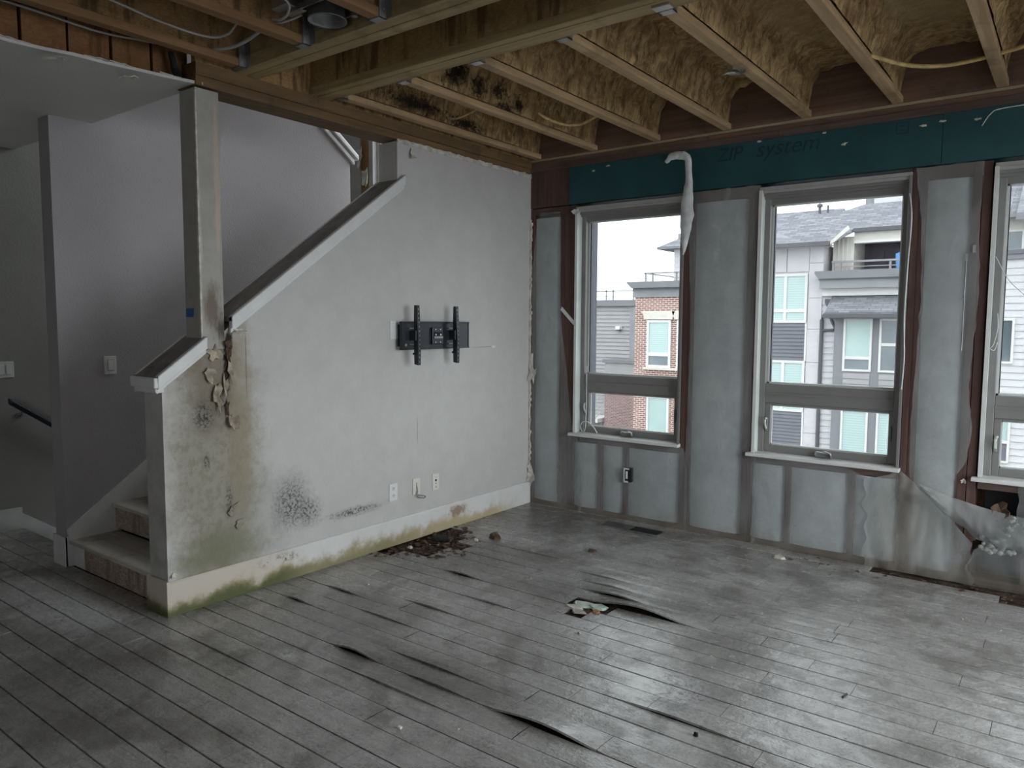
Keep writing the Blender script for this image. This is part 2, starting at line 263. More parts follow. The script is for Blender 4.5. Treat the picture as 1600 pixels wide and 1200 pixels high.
# ------------------------------------------------------------------ geometry helpers
class MB:
    def __init__(s): s.v = []; s.f = []
    def add(s, vs, fs):
        n = len(s.v); s.v += [tuple(v) for v in vs]; s.f += [tuple(i+n for i in f) for f in fs]; return s
    def box(s, x0, x1, y0, y1, z0, z1):
        return s.add([(x, y, z) for x in (x0, x1) for y in (y0, y1) for z in (z0, z1)],
                     [(0, 1, 3, 2), (4, 6, 7, 5), (0, 4, 5, 1), (2, 3, 7, 6), (0, 2, 6, 4), (1, 5, 7, 3)])
    def prism(s, poly, axis, a, b):        # poly in the two other axes (x:(y,z)  y:(x,z)  z:(x,y)), extruded a..b
        def P(u, w_): return (lambda q: {'x': (q, u, w_), 'y': (u, q, w_), 'z': (u, w_, q)}[axis])
        n = len(poly); A = [P(*p)(a) for p in poly]; B = [P(*p)(b) for p in poly]
        return s.add(A+B, [tuple(range(n))[::-1], tuple(range(n, 2*n))]+[(i, (i+1) % n, n+(i+1) % n, n+i) for i in range(n)])
    def tube(s, pts, r, n=8, taper=None):
        pts = [Vector(p) for p in pts]; rings = []
        for i, p in enumerate(pts):
            d = (pts[min(i+1, len(pts)-1)]-pts[max(i-1, 0)]).normalized()
            a = d.cross(Vector((0, 0, 1))) if abs(d.z) < .95 else d.cross(Vector((1, 0, 0)))
            a.normalize(); b = d.cross(a); rr = r if taper is None else r*(1+(taper-1)*i/(len(pts)-1))
            rings.append([p+a*math.cos(2*math.pi*k/n)*rr+b*math.sin(2*math.pi*k/n)*rr for k in range(n)])
        fs = []
        for i in range(len(pts)-1):
            fs += [(i*n+k, i*n+(k+1) % n, (i+1)*n+(k+1) % n, (i+1)*n+k) for k in range(n)]
        fs += [tuple(range(n))[::-1], tuple(range((len(pts)-1)*n, len(pts)*n))]
        return s.add([v for r_ in rings for v in r_], fs)
    def lathe(s, c, prof, n=20):           # prof of (r,z) about vertical axis through c
        vs = [(c[0]+r*math.cos(2*math.pi*k/n), c[1]+r*math.sin(2*math.pi*k/n), c[2]+z) for r, z in prof for k in range(n)]
        fs = [(i*n+k, i*n+(k+1) % n, (i+1)*n+(k+1) % n, (i+1)*n+k) for i in range(len(prof)-1) for k in range(n)]
        return s.add(vs, fs)
    def grid(s, fn, nu, nv):
        n = len(s.v); s.v += [tuple(fn(i/nu, j/nv)) for i in range(nu+1) for j in range(nv+1)]
        s.f += [(n+i*(nv+1)+j, n+(i+1)*(nv+1)+j, n+(i+1)*(nv+1)+j+1, n+i*(nv+1)+j+1) for i in range(nu) for j in range(nv)]; return s
    def build(s, name, mat, parent=None, bevel=0, smooth=False, solid=0):
        me = bpy.data.meshes.new(name); me.from_pydata(s.v, [], s.f); me.update()
        bm = bmesh.new(); bm.from_mesh(me); bmesh.ops.recalc_face_normals(bm, faces=bm.faces); bm.to_mesh(me); bm.free()
        me.materials.append(MAT[mat] if isinstance(mat, str) else mat)
        if smooth:
            for p in me.polygons: p.use_smooth = True
        o = bpy.data.objects.new(name, me); COL.objects.link(o)
        if parent is not None: o.parent = parent
        if solid: q = o.modifiers.new('solid', 'SOLIDIFY'); q.thickness = solid; q.offset = 0
        if bevel: q = o.modifiers.new('bevel', 'BEVEL'); q.width = bevel; q.segments = 2; q.limit_method = 'ANGLE'
        return o
def smoothpath(pts, n=6):
    P = [Vector(p) for p in pts]; out = []
    for i in range(len(P)-1):
        a, b, c, d = P[max(i-1, 0)], P[i], P[i+1], P[min(i+2, len(P)-1)]
        for k in range(n):
            q = k/n; out.append(.5*((2*b)+(c-a)*q+(2*a-5*b+4*c-d)*q*q+(3*b-a-3*c+d)*q**3))
    return out+[P[-1]]
def empty(name, loc=(0, 0, 0)):
    o = bpy.data.objects.new(name, None); COL.objects.link(o); o.empty_display_size = .1; return o
def tag(o, label, cat, group=None, kind=None):
    o['label'] = label; o['category'] = cat
    if group: o['group'] = group
    if kind: o['kind'] = kind
    return o
def struct(o, label, cat): return tag(o, label, cat, None, 'structure')
def bx(name, mat, parent, *b, bevel=0): return MB().box(*b).build(name, mat, parent, bevel)
def nz(x, y, z): return noise.noise(Vector((x, y, z)))
# ================================================================== THE SETTING
CEIL, SUB = 2.90, 3.23
XE, YS, XH = 5.6, -9.5, -2.5
# ------------------------------------------------------------------ floor: subfloor slab and planks
fl = MB().box(XH-.15, XE+.15, YS, -3.02, -.25, -.014).box(-1.43, XE+.15, -3.02, .02, -.25, -.014).build('floor', 'subfloor')
struct(fl, 'worn dark grey wood plank floor, buckled and rotted in places', 'floor')
bx('rear_boards', 'plank', fl, XH, XE, YS, -6.09, -.013, 0)
bx('hall_edge_board', 'plank', fl, XH, -1.43, -3.171, -3.02, -.013, 0)
PW = .126
def unit_plank():
    b = MB(); g = .0020; h = PW-2*g; c = .0025; z0 = -.013
    prof = [(g, z0), (g, -c), (g+c, 0), (g+h-c, 0), (g+h, -c), (g+h, z0)]
    b.prism(prof, 'x', 0, 1); b.f.pop(0) if False else None
    o = b.build('plank', 'plank'); return o
up0 = unit_plank(); plank_mesh = up0.data; bpy.data.objects.remove(up0)
FORCED = {2: [2.825], 3: [2.287], 1: [2.582], 0: [2.839], -1: [3.047, 3.542], -2: [3.37, 1.845], -3: [2.245], -8: [1.995], -9: [2.418], -11: [1.383], -12: [1.592]}
FORCED = {0: [2.839], 1: [2.582], 2: [2.287], -1: [3.047, 3.542], -2: [3.37, 1.845], -3: [2.245], 4: [2.825], -8: [1.995], -9: [2.418], -11: [1.383], -12: [1.592]}
BUCK = {1: [(1.93, .36, .042)], 2: [(1.72, .26, .022)], 3: [(1.62, .2, .012)], -9: [(1.10, .2, .026), (1.62, .3, .012), (2.17, .34, .032)], -10: [(1.5, .5, .008)], -8: [(1.5, .4, .010)], -2: [(1.2, .22, .010)], 0: [(.78, .2, .016)], 1.5: [], -5: [(.42, .2, .013)], -7: [(.33, .16, .014)], -11: [(2.75, .3, .022)], -6: [(2.55, .4, .014), (.9, .3, .008)], -4: [(1.0, .25, .010)], 5: [(.9, .3, .008)], 4: [(1.5, .2, .008)], -12: [(.6, .3, .006)], -13: [(2.3, .4, .010)]}
rng = random.Random(5)
def plank(x0, x1, k):
    y = -1.785+PW*k; hits = [b for b in BUCK.get(k, []) if b[0]+b[1] > x0 and b[0]-b[1] < x1]
    if hits:
        n = max(10, int((x1-x0)/.05)); g = .0014; m_ = MB()
        def lift(x): return max([h*math.cos((x-c)/hw*math.pi/2)**2 if abs(x-c) < hw else 0 for c, hw, h in hits])
        rows = [(g, -.009, 1), (g, 0, 1), (PW*.3, .002, .8), (PW*.65, .001, .45), (PW-g, 0, .15), (PW-g, -.009, .15)]
        m_.grid(lambda a, b: (lambda x, r: (x, y+r[0]-lift(x)*.25*r[2], r[1]+lift(x)*r[2]))(x0+.001+(x1-x0-.002)*a, rows[round(b*5)]), n, 5)
        o = m_.build('plank', 'plank', fl)
        # split grain next to the lifted edge
        return o
    o = bpy.data.objects.new('plank', plank_mesh); COL.objects.link(o); o.parent = fl
    o.location = (x0+.001, y, rng.uniform(-.0007, .0007)); o.scale = (x1-x0-.002, 1, 1); o.rotation_euler = (rng.uniform(-.006, .006), 0, 0)
for k in range(-34, 15):
    y = -1.785+PW*k; ym = y+PW/2
    xa = .016 if ym > -3.17 else XH+.01
    xb = XE-.01
    if k == 14: xb = min(xb, 2.15)
    if k == 13: xb = min(xb, 2.75)
    if k == 12: xb = 3.45
    if -1.80 < ym < -1.02: xa = .02+.33*math.sin((ym+1.80)/.78*math.pi)+rng.uniform(0, .12)
    js = list(FORCED.get(k, []))
    x = xa+rng.uniform(.25, 1.3)
    while x < xb-.25:
        if all(abs(x-j) > .42 for j in js): js.append(x)
        x += rng.uniform(.75, 1.75)
    xs = [xa]+sorted(j for j in js if xa+.1 < j < xb-.05)+[xb]
    for a, b in zip(xs, xs[1:]):
        if k == 0 and a < 1.53 < b:
            plank(a, 1.55, k)
            if b > 1.9: plank(1.80, b, k)
        elif k == -1 and a < 1.6 < b: plank(a, 1.60, k); plank(1.72, b, k)
        else: plank(a, b, k)
# ------------------------------------------------------------------ left wall (TV wall with the raking half wall)
def rake(y): return 1.547+.7275*(y+2.838)
WT = -.18
wl = MB().prism([(.02, 0), (.02, 2.775), (-.4, 2.772), (-.9, 2.778), (-1.55, 2.77), (-1.55, rake(-1.55)-.03), (-3.225, rake(-3.225)-.03), (-3.225, 0)], 'x', WT, 0).build('wall_left', 'wall_left')
struct(wl, 'grey textured drywall with raking half wall, black mould and brown water stains', 'wall')
def flake(name, mat, c, du, dv, nrm, curl, parent, seed):       # ragged curled sheet fragment
    r = random.Random(seed); n = 13; du = Vector(du); dv = Vector(dv); nrm = Vector(nrm); c = Vector(c); jit = [r.uniform(.4, 1.2) for _ in range(n)]
    vs = [c+nrm*.012]; 
    for i in range(n):
        a = 2*math.pi*i/n; u, v = math.cos(a)*jit[i], math.sin(a)*jit[i]
        vs.append(c+du*u+dv*v+nrm*(.006+curl*(u*u*.5+max(0, -v)*.8+r.uniform(0, .3))))
    return MB().add(vs, [(0, i+1, (i+1) % n+1) for i in range(n)]).build(name, mat, parent, solid=.004)
FX = (0, .0, 0)
for i, (y, z, a, b, m_, cu) in enumerate(((-2.965, 1.265, .035, .05, 'paper', .02), (-2.925, 1.14, .03, .09, 'paper', .03), (-2.875, 1.2, .014, .07, 'paper', .02), (-2.845, 1.3, .02, .08, 'paper', .02),
        (-2.845, 1.43, .03, .035, 'rot', .03), (-2.855, 1.37, .02, .04, 'rot', .03), (-2.84, 1.0, .035, .055, 'paper', .045), (-2.82, .985, .016, .045, 'paper', .03), (-2.865, 1.075, .012, .06, 'rot', .02),
        (-2.93, 1.375, .055, .05, 'paper', .008), (-2.79, 1.5, .04, .012, 'plaster', .03), (-2.80, .41, .04, .03, 'wall_left', .008), (-2.83, .5, .05, .05, 'wall_left', .008), (-3.2, .215, .02, .015, 'plaster', .015))):
    flake('torn_drywall', m_, (0, y, z), (0, a, 0), (0, 0, b), (1, 0, 0), cu, wl, i)
# torn paper edge along the top of the wall
b = MB()
for i in range(46):
    y = -1.55+i*.034; h = .012+.03*abs(nz(i*.7, 3, 1)); b.box(-.002, .006+.01*abs(nz(i, 1, 2)), y, y+.036, 2.765-h*.4, 2.778+h*.5)
o = b.build('torn_drywall_edge', 'plaster', wl)
flake('hanging_drywall_scrap', 'plaster', (0, -1.42, 2.7), (0, .025, 0), (0, 0, .05), (1, 0, 0), .03, wl, 90)
# ragged white edge where the drywall met the window wall
b = MB()
for i in range(90):
    z = .12+i*.0255; wd = .012+.022*abs(nz(i*.45, 7, 1))+(.02 if 40 < i < 46 else 0); b.box(-.002, wd, -.022-.01*abs(nz(i, 2, 2)), -.006, z, z+.025)
b.build('crumbled_corner_edge', 'plaster', wl)
for i, (x, z, a, c2) in enumerate(((.055, 1.12, .05, .09), (.05, .24, .05, .06), (.04, .3, .03, .05))): flake('torn_corner_paper', 'plaster', (x-.01, -.012, z), (a, 0, 0), (0, 0, c2), (0, -1, 0), .03, wl, 40+i)
# post standing in the half wall
po = MB().box(WT+.03, .002, -2.998, -2.866, 1.40, 2.765).build('wall_post', 'post'); struct(po, 'narrow stained drywall post rising from the half wall to the ceiling', 'post')
bx('corner_bead', 'plaster', po, -.008, .004, -3.001, -2.992, 1.46, 2.75)
# raking caps
def cap(name, y0, y1, label, end=False, dz=0.):
    e = empty(name); d = .0
    def z(y): return rake(y)+dz
    MB().prism([(y0, z(y0)), (y1, z(y1)), (y1, z(y1)+.03), (y0, z(y0)+.03)], 'x', WT-.035, .036).build('cap_board', 'cap_top', e, bevel=.004)
    for xa, xb in ((.002, .037), (WT-.036, WT-.002)):
        MB().prism([(y0, z(y0)-.038), (y1, z(y1)-.038), (y1, z(y1)+.031), (y0, z(y0)+.031)], 'x', xa, xb).build('edge_trim', 'white', e, bevel=.006)
        MB().prism([(y0, z(y0)-.062), (y1, z(y1)-.062), (y1, z(y1)-.037), (y0, z(y0)-.037)], 'x', xa, xb-.016 if xb > 0 else xb).build('cove_trim', 'white', e, bevel=.004)
    if end:
        bx('end_trim', 'white', e, WT-.036, .036, y0-.02, y0+.002, z(y0)-.03, z(y0)+.024, bevel=.006); bx('end_cove', 'white', e, WT-.02, .02, y0-.006, y0+.04, z(y0)-.055, z(y0)-.028, bevel=.006)
    return struct(e, label, 'trim')
cap('trim_1', -3.262, -2.985, 'short raking white-edged cap at the foot of the half wall', True)
cap('trim_2', -2.838, -1.50, 'long raking white-edged cap climbing from the post to the wall end')
# baseboards
bb = empty('baseboard_left'); struct(bb, 'white baseboard with green algae and brown stains below the wall bracket', 'baseboard')
MB().prism([(0, 0), (.016, 0), (.016, .176), (.009, .186), (0, .186)], 'y', -3.24, -.004).build('baseboard_board', 'base', bb)
MB().box(WT-.016, .017, -3.241, -3.225, 0, .19).build('baseboard_return', 'base', bb, bevel=.003)
# ------------------------------------------------------------------ stair wall, hall, landing
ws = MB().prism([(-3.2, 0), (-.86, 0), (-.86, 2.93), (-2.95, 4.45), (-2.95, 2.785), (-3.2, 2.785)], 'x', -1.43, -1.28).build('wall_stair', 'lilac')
struct(ws, 'pale grey wall on the far side of the stairs', 'wall')
e = empty('trim_3'); struct(e, 'white raking trim high on the far stair wall', 'trim')
MB().prism([(-.80, 2.92), (-.80, 2.965), (-2.9, 4.49), (-2.9, 4.445)], 'x', -1.47, -1.235).build('cap_board', 'white', e, bevel=.006)
MB().prism([(-.83, 2.885), (-.83, 2.925), (-2.9, 4.43), (-2.9, 4.39)], 'x', -1.279, -1.255).build('cove_trim', 'white', e, bevel=.004)
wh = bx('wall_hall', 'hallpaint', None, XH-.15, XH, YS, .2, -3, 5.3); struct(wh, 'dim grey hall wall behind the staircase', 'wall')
wa = MB().box(XH, -1.94, 0, .2, -3, 5.3).box(-.35, -.0, 0, .2, -3, 5.3).box(-1.94, -.35, 0, .2, -3, 2.3).box(-1.94, -.35, 0, .2, 5.0, 5.3).build('wall_landing', 'paint'); struct(wa, 'grey wall of the upper stair landing with a torn strip', 'wall')
bx('exposed_stud', 'flange_n', wa, -2.11, -2.0, -.008, 0, 2.5, 4.3); flake('torn_drywall', 'plaster', (-2.03, -.012, 2.98), (.06, 0, 0), (0, 0, .12), (0, -1, 0), .03, wa, 61); flake('torn_drywall', 'plaster', (-2.1, -.012, 3.2), (.05, 0, 0), (0, 0, .1), (0, -1, 0), .03, wa, 62)
wu = MB().box(WT, -.02, -2.95, .0, SUB, 5.3).box(XH, -.21, -3.1, -2.95, 2.80, 5.3).box(-.21, -.02, -3.1, -2.95, SUB+.06, 5.3).box(XH, -.02, -3.1, .2, 5.3, 5.4).build('wall_upper', 'paint'); struct(wu, 'upper stairwell walls above the framing', 'wall')
# hall ceiling (drywall) with torn edge
edge = []
for i in range(60):
    y = -3.0-i*.11; edge.append((-.012-.13*min(1, (i*.11)/.85)+.022*nz(i*.9, 5, 2)+.02*nz(i*.31, 1, 8), y))
ch = MB().prism([(-1.40, -2.95), (-.0, -2.95)]+edge+[(-.14, YS), (-1.40, YS)], 'z', 2.785, 2.80).build('ceiling_hall', 'soffit'); struct(ch, 'flat grey drywall ceiling over the hall with a torn edge', 'ceiling')
MB().box(XH, -1.40, YS, -2.95, 2.789, 2.804).build('ceiling_panel', 'soffit', ch)
for i in (1, 3, 4, 7, 8, 9, 12, 14, 17, 18, 21, 25):
    q = edge[i*1]; flake('torn_drywall_edge', 'plaster', (q[0]+.005, q[1], 2.79), (.012+.03*max(0, nz(i*1.3, 4, 4)), 0, 0), (0, .06, 0), (0, 0, 1), .006, ch, 100+i)
for i, y in enumerate((-3.28, -3.62)): flake('hanging_paper', 'plaster', (-.1, y, 2.775), (.05, 0, 0), (0, .05, 0), (0, 0, -1), .02, ch, 140+i)
bs = empty('baseboard_stair'); struct(bs, 'grey-white baseboard and raking skirt board of the stair wall', 'baseboard')
MB().box(-1.445, -1.268, -3.216, -3.2, 0, .19).box(-1.282, -1.268, -3.215, -3.14, 0, .19).build('baseboard_return', 'white', bs, bevel=.003)
MB().prism([(-3.16, .0), (-3.2, .236), (-.9, .236+.7275*2.3), (-.9, 1.3)], 'x', -1.281, -1.266).build('skirt_board', 'white', bs)
bh = empty('baseboard_hall'); struct(bh, 'white baseboard of the dim hall, stepping down the lower stairs', 'baseboard')
bx('baseboard_board', 'white', bh, XH, XH+.015, YS, -3.02, 0, .16); MB().prism([(-3.02, -.1), (-3.02, .115), (-1.6, -.92), (-1.6, -1.15)], 'x', XH, XH+.015).build('skirt_board', 'white', bh)
# enclosing walls behind and beside the camera, with assumed windows added to light the room
wr = MB().box(XE, XE+.15, YS, -3.5, 0, SUB).box(XE, XE+.15, -.3, .2, 0, SUB).box(XE, XE+.15, -3.5, -.3, 0, .2).box(XE, XE+.15, -3.5, -.3, 2.6, SUB).build('wall_right', 'paint'); struct(wr, 'grey wall to the right of the camera', 'wall')
wb = MB().box(XH, 3.7, YS-.15, YS, 0, SUB).box(4.9, XE, YS-.15, YS, 0, SUB).box(3.7, 4.9, YS-.15, YS, 2.3, SUB).build('wall_back', 'paint'); struct(wb, 'grey wall behind the camera', 'wall')
portal((XE+.2, -1.9, 1.4), (0, math.pi/2, 0), 2.4, 3.2); portal((4.3, YS-.2, 1.15), (math.pi/2, 0, 0), 1.2, 2.3); portal((-1.145, .22, 3.65), (-math.pi/2, 0, 0), 1.59, 2.7)
w5 = empty('window_5'); struct(w5, 'assumed wide side window out of view, placed to light the left wall', 'window')  # unseen window, set opposite the left wall to brighten it
for y in (-3.5, -1.93, -.36): bx('mullion', 'frame', w5, XE+.05, XE+.1, y, y+.06, .2, 2.6)
bx('glass', 'clear', w5, XE+.07, XE+.075, -3.5, -.3, .2, 2.6)
w6 = empty('window_6'); struct(w6, 'assumed glazed opening behind the camera, added for soft fill light', 'window')  # unseen opening, kept small to add a little fill
for x in (3.7, 4.27, 4.84): bx('mullion', 'frame', w6, x, x+.06, YS-.1, YS-.05, 0, 2.3)
bx('glass', 'clear', w6, 3.7, 4.9, YS-.075, YS-.07, 0, 2.3)
# ------------------------------------------------------------------ window wall
wn = MB().box(0, 5.75, .14, .28, -.3, .62).box(0, 5.75, .14, .28, 2.47, SUB+.1).build('wall_window', 'osb_dark')
for a, b_ in ((0, .465), (1.375, 1.95), (2.86, 3.31), (4.22, 5.75)): bx('sheathing', 'osb_dark', wn, a, b_, .14, .28, .62, 2.47)
struct(wn, 'stripped window wall of studs, insulation and torn plastic sheeting under a green header', 'wall')
WIN = [(.465, 1.375), (1.95, 2.86), (3.31, 4.22)]
def stud(x0, x1, z0, z1, y0=0., mat='stud'): return bx('stud', mat, wn, x0, x1, y0, .139, z0, z1, bevel=.002)
for x0, x1 in ((.0, .038), (.30, .345), (.347, .395), (.397, .450), (1.39, 1.428), (1.43, 1.468), (1.862, 1.9), (1.902, 1.937), (2.875, 2.913), (2.915, 2.953), (3.19, 3.236), (3.24, 3.286), (4.235, 4.28), (4.285, 4.33), (4.75, 4.79), (5.2, 5.24)):
    stud(x0, x1, .04, 2.50)
for x in (.70, .935, 2.19, 2.60, 3.55, 3.95): stud(x-.019, x+.019, .04, .58)
for a, b_ in WIN: bx('sill_plate', 'plate', wn, a-.012, b_+.012, 0, .139, .58, .618)
bx('bottom_plate', 'plate', wn, 0, XE, .0, .139, 0, .039)
bx('pier_plate', 'plate', wn, 1.43, 1.937, .002, .139, 2.42, 2.50); bx('pier_plate', 'plate', wn, 2.92, 3.286, .002, .139, 2.42, 2.50); bx('corner_plate', 'plate', wn, .038, .30, .002, .139, 2.45, 2.50)
gb = bx('header_board', 'green', wn, .385, 3.02, -.012, .13, 2.507, 2.80); bx('header_board', 'green', wn, 3.023, XE, -.012, .13, 2.507, 2.80)
bx('header_end', 'stud', wn, .0, .383, -.004, .13, 2.507, 2.80)
bx('top_plate', 'plate', wn, .0, 2.05, -.008, .139, 2.802, 2.85); bx('top_plate', 'plate', wn, 2.053, XE, -.008, .139, 2.802, 2.85)
bx('top_plate', 'rim', wn, .0, XE, -.002, .139, 2.852, 2.882); bx('ledger_strip', 'strip', wn, .0, XE, -.016, .139, 2.884, 2.899)
for a, b_ in ((.042, .298), (.45, .68), (.722, .915), (.955, 1.385), (1.47, 1.86), (1.94, 2.17), (2.21, 2.58), (2.62, 2.87), (2.955, 3.188), (3.60, 3.93), (4.33, 4.75), (4.79, 5.2)):
    full = (a, b_) in ((.042, .298), (1.47, 1.86), (2.955, 3.188), (4.33, 4.75), (4.79, 5.2))
    z1 = 2.42 if full else .575
    MB().grid(lambda u, v: (a+(b_-a)*u, .022-.018*math.sin(math.pi*u)**.5*1-.003*nz(u*4+a*9, v*8, 3), .04+(z1-.04)*v), 8, 24).build('insulation_batt', 'batt', wn, smooth=True)
# writing on the header
def text_mesh(body, size, loc, parent, shear=.25, mat='ink', sx=1.):
    cu = bpy.data.curves.new('print', 'FONT'); cu.body = body; cu.size = size; cu.shear = shear; cu.extrude = .0004
    ob = bpy.data.objects.new('print', cu); COL.objects.link(ob); dg = bpy.context.evaluated_depsgraph_get(); me = bpy.data.meshes.new_from_object(ob.evaluated_get(dg)); bpy.data.objects.remove(ob)
    me.transform(Matrix.Diagonal((sx, 1, 1, 1))); me.transform(Matrix.Rotation(math.pi/2, 4, 'X')); me.transform(Matrix.Translation(loc)); me.materials.clear(); me.materials.append(MAT[mat])
    o = bpy.data.objects.new('printed_lettering', me); COL.objects.link(o); o.parent = parent; return o
text_mesh('ZIP', .13, (1.62, -.0128, 2.69), wn, .2, sx=1.0); text_mesh('system', .15, (1.90, -.0128, 2.69), wn, .25, sx=1.0)
b = MB(); s_ = .07; cx, cz = 2.77, 2.715
for q in (0, 1): b.box(cx, cx+s_, -.0132, -.0122, cz+q*(s_-.006), cz+q*(s_-.006)+.006); b.box(cx+q*(s_-.006), cx+q*(s_-.006)+.006, -.0132, -.0122, cz, cz+s_)
b.box(cx+.02, cx+.05, -.0132, -.0122, cz+.018, cz+.024); b.box(cx+.02, cx+.05, -.0132, -.0122, cz+.044, cz+.05); b.build('printed_square_mark', 'ink', wn)
for i, (x, z) in enumerate(((2.35, 2.785), (1.93, 2.79), (3.02, 2.755), (3.2, 2.74), (.75, 2.77), (2.92, 2.745), (.62, 2.745))): flake('scrap_on_header', 'plaster', (x, -.014, z), (.02, 0, 0), (0, 0, .008), (0, -1, 0), .004, wn, 200+i)
flake('scrap_on_header', 'plaster', (2.475, -.014, 2.70), (.022, 0, 0), (0, 0, .012), (0, -1, 0), .004, wn, 215)
MB().tube(smoothpath([(3.22, -.016, 2.70), (3.26, -.02, 2.76), (3.32, -.018, 2.782), (3.6, -.016, 2.785)]), .003, 5).build('loose_wire', 'film', wn)
# plastic sheeting: rows of (z, x_left, x_right)
def sheet(rows, seed, nx=14, amp=.010, y0=-.007, sag=None, jag=.012, mat='plastic', nzr=40):
    rows = sorted(rows)
    def at(z):
        for (za, a, b), (zb, c, d) in zip(rows, rows[1:]):
            if za <= z <= zb: q = (z-za)/max(1e-6, zb-za); return a+(c-a)*q, b+(d-b)*q
        return rows[-1][1:]
    z0, z1 = rows[0][0], rows[-1][0]
    def fn(u, v):
        z = z0+(z1-z0)*v; l, r = at(z); l += jag*nz(z*14, seed, 1)*(1-u); r += jag*nz(z*14, seed, 5)*u
        x = l+(r-l)*u; y = y0-amp*abs(nz(x*5+seed, z*2.2, seed))-amp*.35*abs(nz(x*16, z*7, seed+9))
        if sag: y -= sag(x, z)
        return (x, y, z+(jag*nz(x*12, seed, 3) if v == 1 else 0))
    return MB().grid(fn, nx, nzr).build('plastic_sheet', mat, wn, smooth=True)
sheet([(.0, .02, .53), (.30, .02, .53), (.62, .025, .50), (.68, .02, .445), (.8, .02, .42), (1.2, .02, .375), (1.55, .025, .32), (2.0, .02, .315), (2.42, .08, .31), (2.46, .10, .30)], 3)
sheet([(.0, .50, 1.46), (.4, .50, 1.46), (.622, .51, 1.43)], 7, nx=30, nzr=24)
sheet([(.0, 1.44, 1.98), (.6, 1.44, 1.97), (.9, 1.45, 1.925), (1.6, 1.455, 1.93), (2.3, 1.42, 1.94), (2.5, 1.41, 1.945)], 11)
low = lambda x, z: .03*math.exp(-((z-.05)/.12)**2)
sheet([(.0, 1.96, 2.72), (.4, 1.96, 2.72), (.56, 1.97, 2.72), (.622, 1.96, 2.55)], 15, nx=30, sag=low, nzr=24)
def bulge(x, z): return .04*math.exp(-((z-.08)/.14)**2)+.035*math.exp(-((x-3.0)/.2)**2-((z-.52)/.06)**2)+.02*abs(nz(x*9, z*2.5, 4))
sheet([(.0, 2.70, 3.30), (.25, 2.70, 3.28), (.42, 2.68, 3.14), (.56, 2.68, 2.99), (.62, 2.86, 2.90)], 19, nx=34, amp=.016, sag=bulge, mat='plastic2', jag=.03)
sheet([(.50, 3.0, 3.17), (.62, 2.93, 3.17), (.72, 2.93, 3.23), (.9, 2.925, 3.255), (1.2, 2.935, 3.225), (1.7, 2.95, 3.25), (2.2, 2.93, 3.235), (2.50, 2.89, 3.245)], 23, amp=.012)
sheet([(.0, 3.27, 4.4), (.12, 3.27, 4.4), (.22, 3.30, 4.4), (.30, 3.42, 4.4), (.40, 3.50, 4.4), (.622, 3.50, 4.4)], 27, nx=34, amp=.02, sag=lambda x, z: .05*math.exp(-((z-.1)/.16)**2)+.02*abs(nz(x*8, z*3, 2)))
sheet([(.0, 4.36, 5.59), (2.5, 4.3, 5.59)], 31, nx=24)
# the sagging fold: plastic that has come down over itself below the third window
def fold(u, v):
    x = 3.0+.62*u; zt = .575-.235*u+.10*u*u; dr = (.03+.17*math.sin(min(1, u*1.25)*math.pi*.55))*(1+.15*nz(u*7, 1, 1)); a = v*math.pi*.8
    return (x+.01*nz(u*9, v*3, 2), -.035-.05*math.sin(a)*min(1, u*3+.2)-.014*abs(nz(u*11, v*4, 7)), zt-dr*v+.012*nz(u*13, v*2, 3)*v)
MB().grid(fold, 34, 12).build('sagging_plastic_fold', 'plastic2', wn, smooth=True)
# hole with crumbling filling left of the third window, below the sill
bx('wall_cavity', 'slot', wn, 3.33, 3.50, .10, .135, .06, .57)
b = MB(); r = random.Random(3)
for i in range(60):
    x, z = r.uniform(3.33, 3.5), .21+.07*r.random()**2; s_ = r.uniform(.008, .02)
    b.lathe((x, r.uniform(-.02, .07), z), [(0, -s_), (s_*.8, -s_*.5), (s_, 0), (s_*.7, s_*.6), (0, s_*.8)], 6)
for i in range(14):
    x, z = r.uniform(3.44, 3.52), r.uniform(.25, .48); s_ = r.uniform(.008, .018); b.lathe((x, .0, z), [(0, -s_), (s_*.8, -s_*.5), (s_, 0), (s_*.7, s_*.6), (0, s_*.8)], 6)
b.build('crumbled_filling', 'plaster', wn, smooth=True)['kind'] = 'stuff'
flake('dirty_filling_lump', 'rot', (3.42, -.0, .47), (.05, 0, 0), (0, 0, .05), (0, -1, 0), .05, wn, 230); flake('dirty_filling_lump', 'rot', (3.40, .03, .38), (.06, 0, 0), (0, 0, .06), (0, -1, 0), .05, wn, 231)
flake('tear_in_fold', 'rot', (3.30, -.105, .30), (.028, 0, 0), (0, 0, .014), (0, -1, 0), .002, wn, 232)
flake('nail_scrap', 'plaster', (3.225, -.012, .62), (.015, 0, 0), (0, 0, .015), (0, -1, 0), .02, wn, 233)
# loose ribbon of film hanging at the first pier
rb = [(1.24, -.03, 2.735), (1.30, -.05, 2.765), (1.38, -.06, 2.76), (1.425, -.06, 2.73), (1.435, -.05, 2.6), (1.43, -.05, 2.48), (1.425, -.05, 2.33), (1.42, -.05, 2.2), (1.405, -.05, 2.05)]
rw = [.014, .028, .03, .026, .026, .04, .055, .036, .004]
rp = smoothpath(rb, 5)
def ribbon(u, v):
    i = round(u*(len(rp)-1)); p = rp[i]; q = i/5; j = min(int(q), len(rw)-2); wdt = rw[j]+(rw[j+1]-rw[j])*(q-j); d = (rp[min(i+1, len(rp)-1)]-rp[max(i-1, 0)]).normalized(); n_ = Vector((-d.z, 0, d.x))
    return p+n_*wdt*(v-.5)*2+Vector((.010*nz(i*.35, 3, 1), -.018*math.sin(v*3)+.014*nz(i*.4, v*3, 1), .008*nz(i*.3, 9, 1)))
MB().grid(ribbon, len(rp)-1, 4).build('hanging_film_ribbon', 'film', wn, smooth=True)
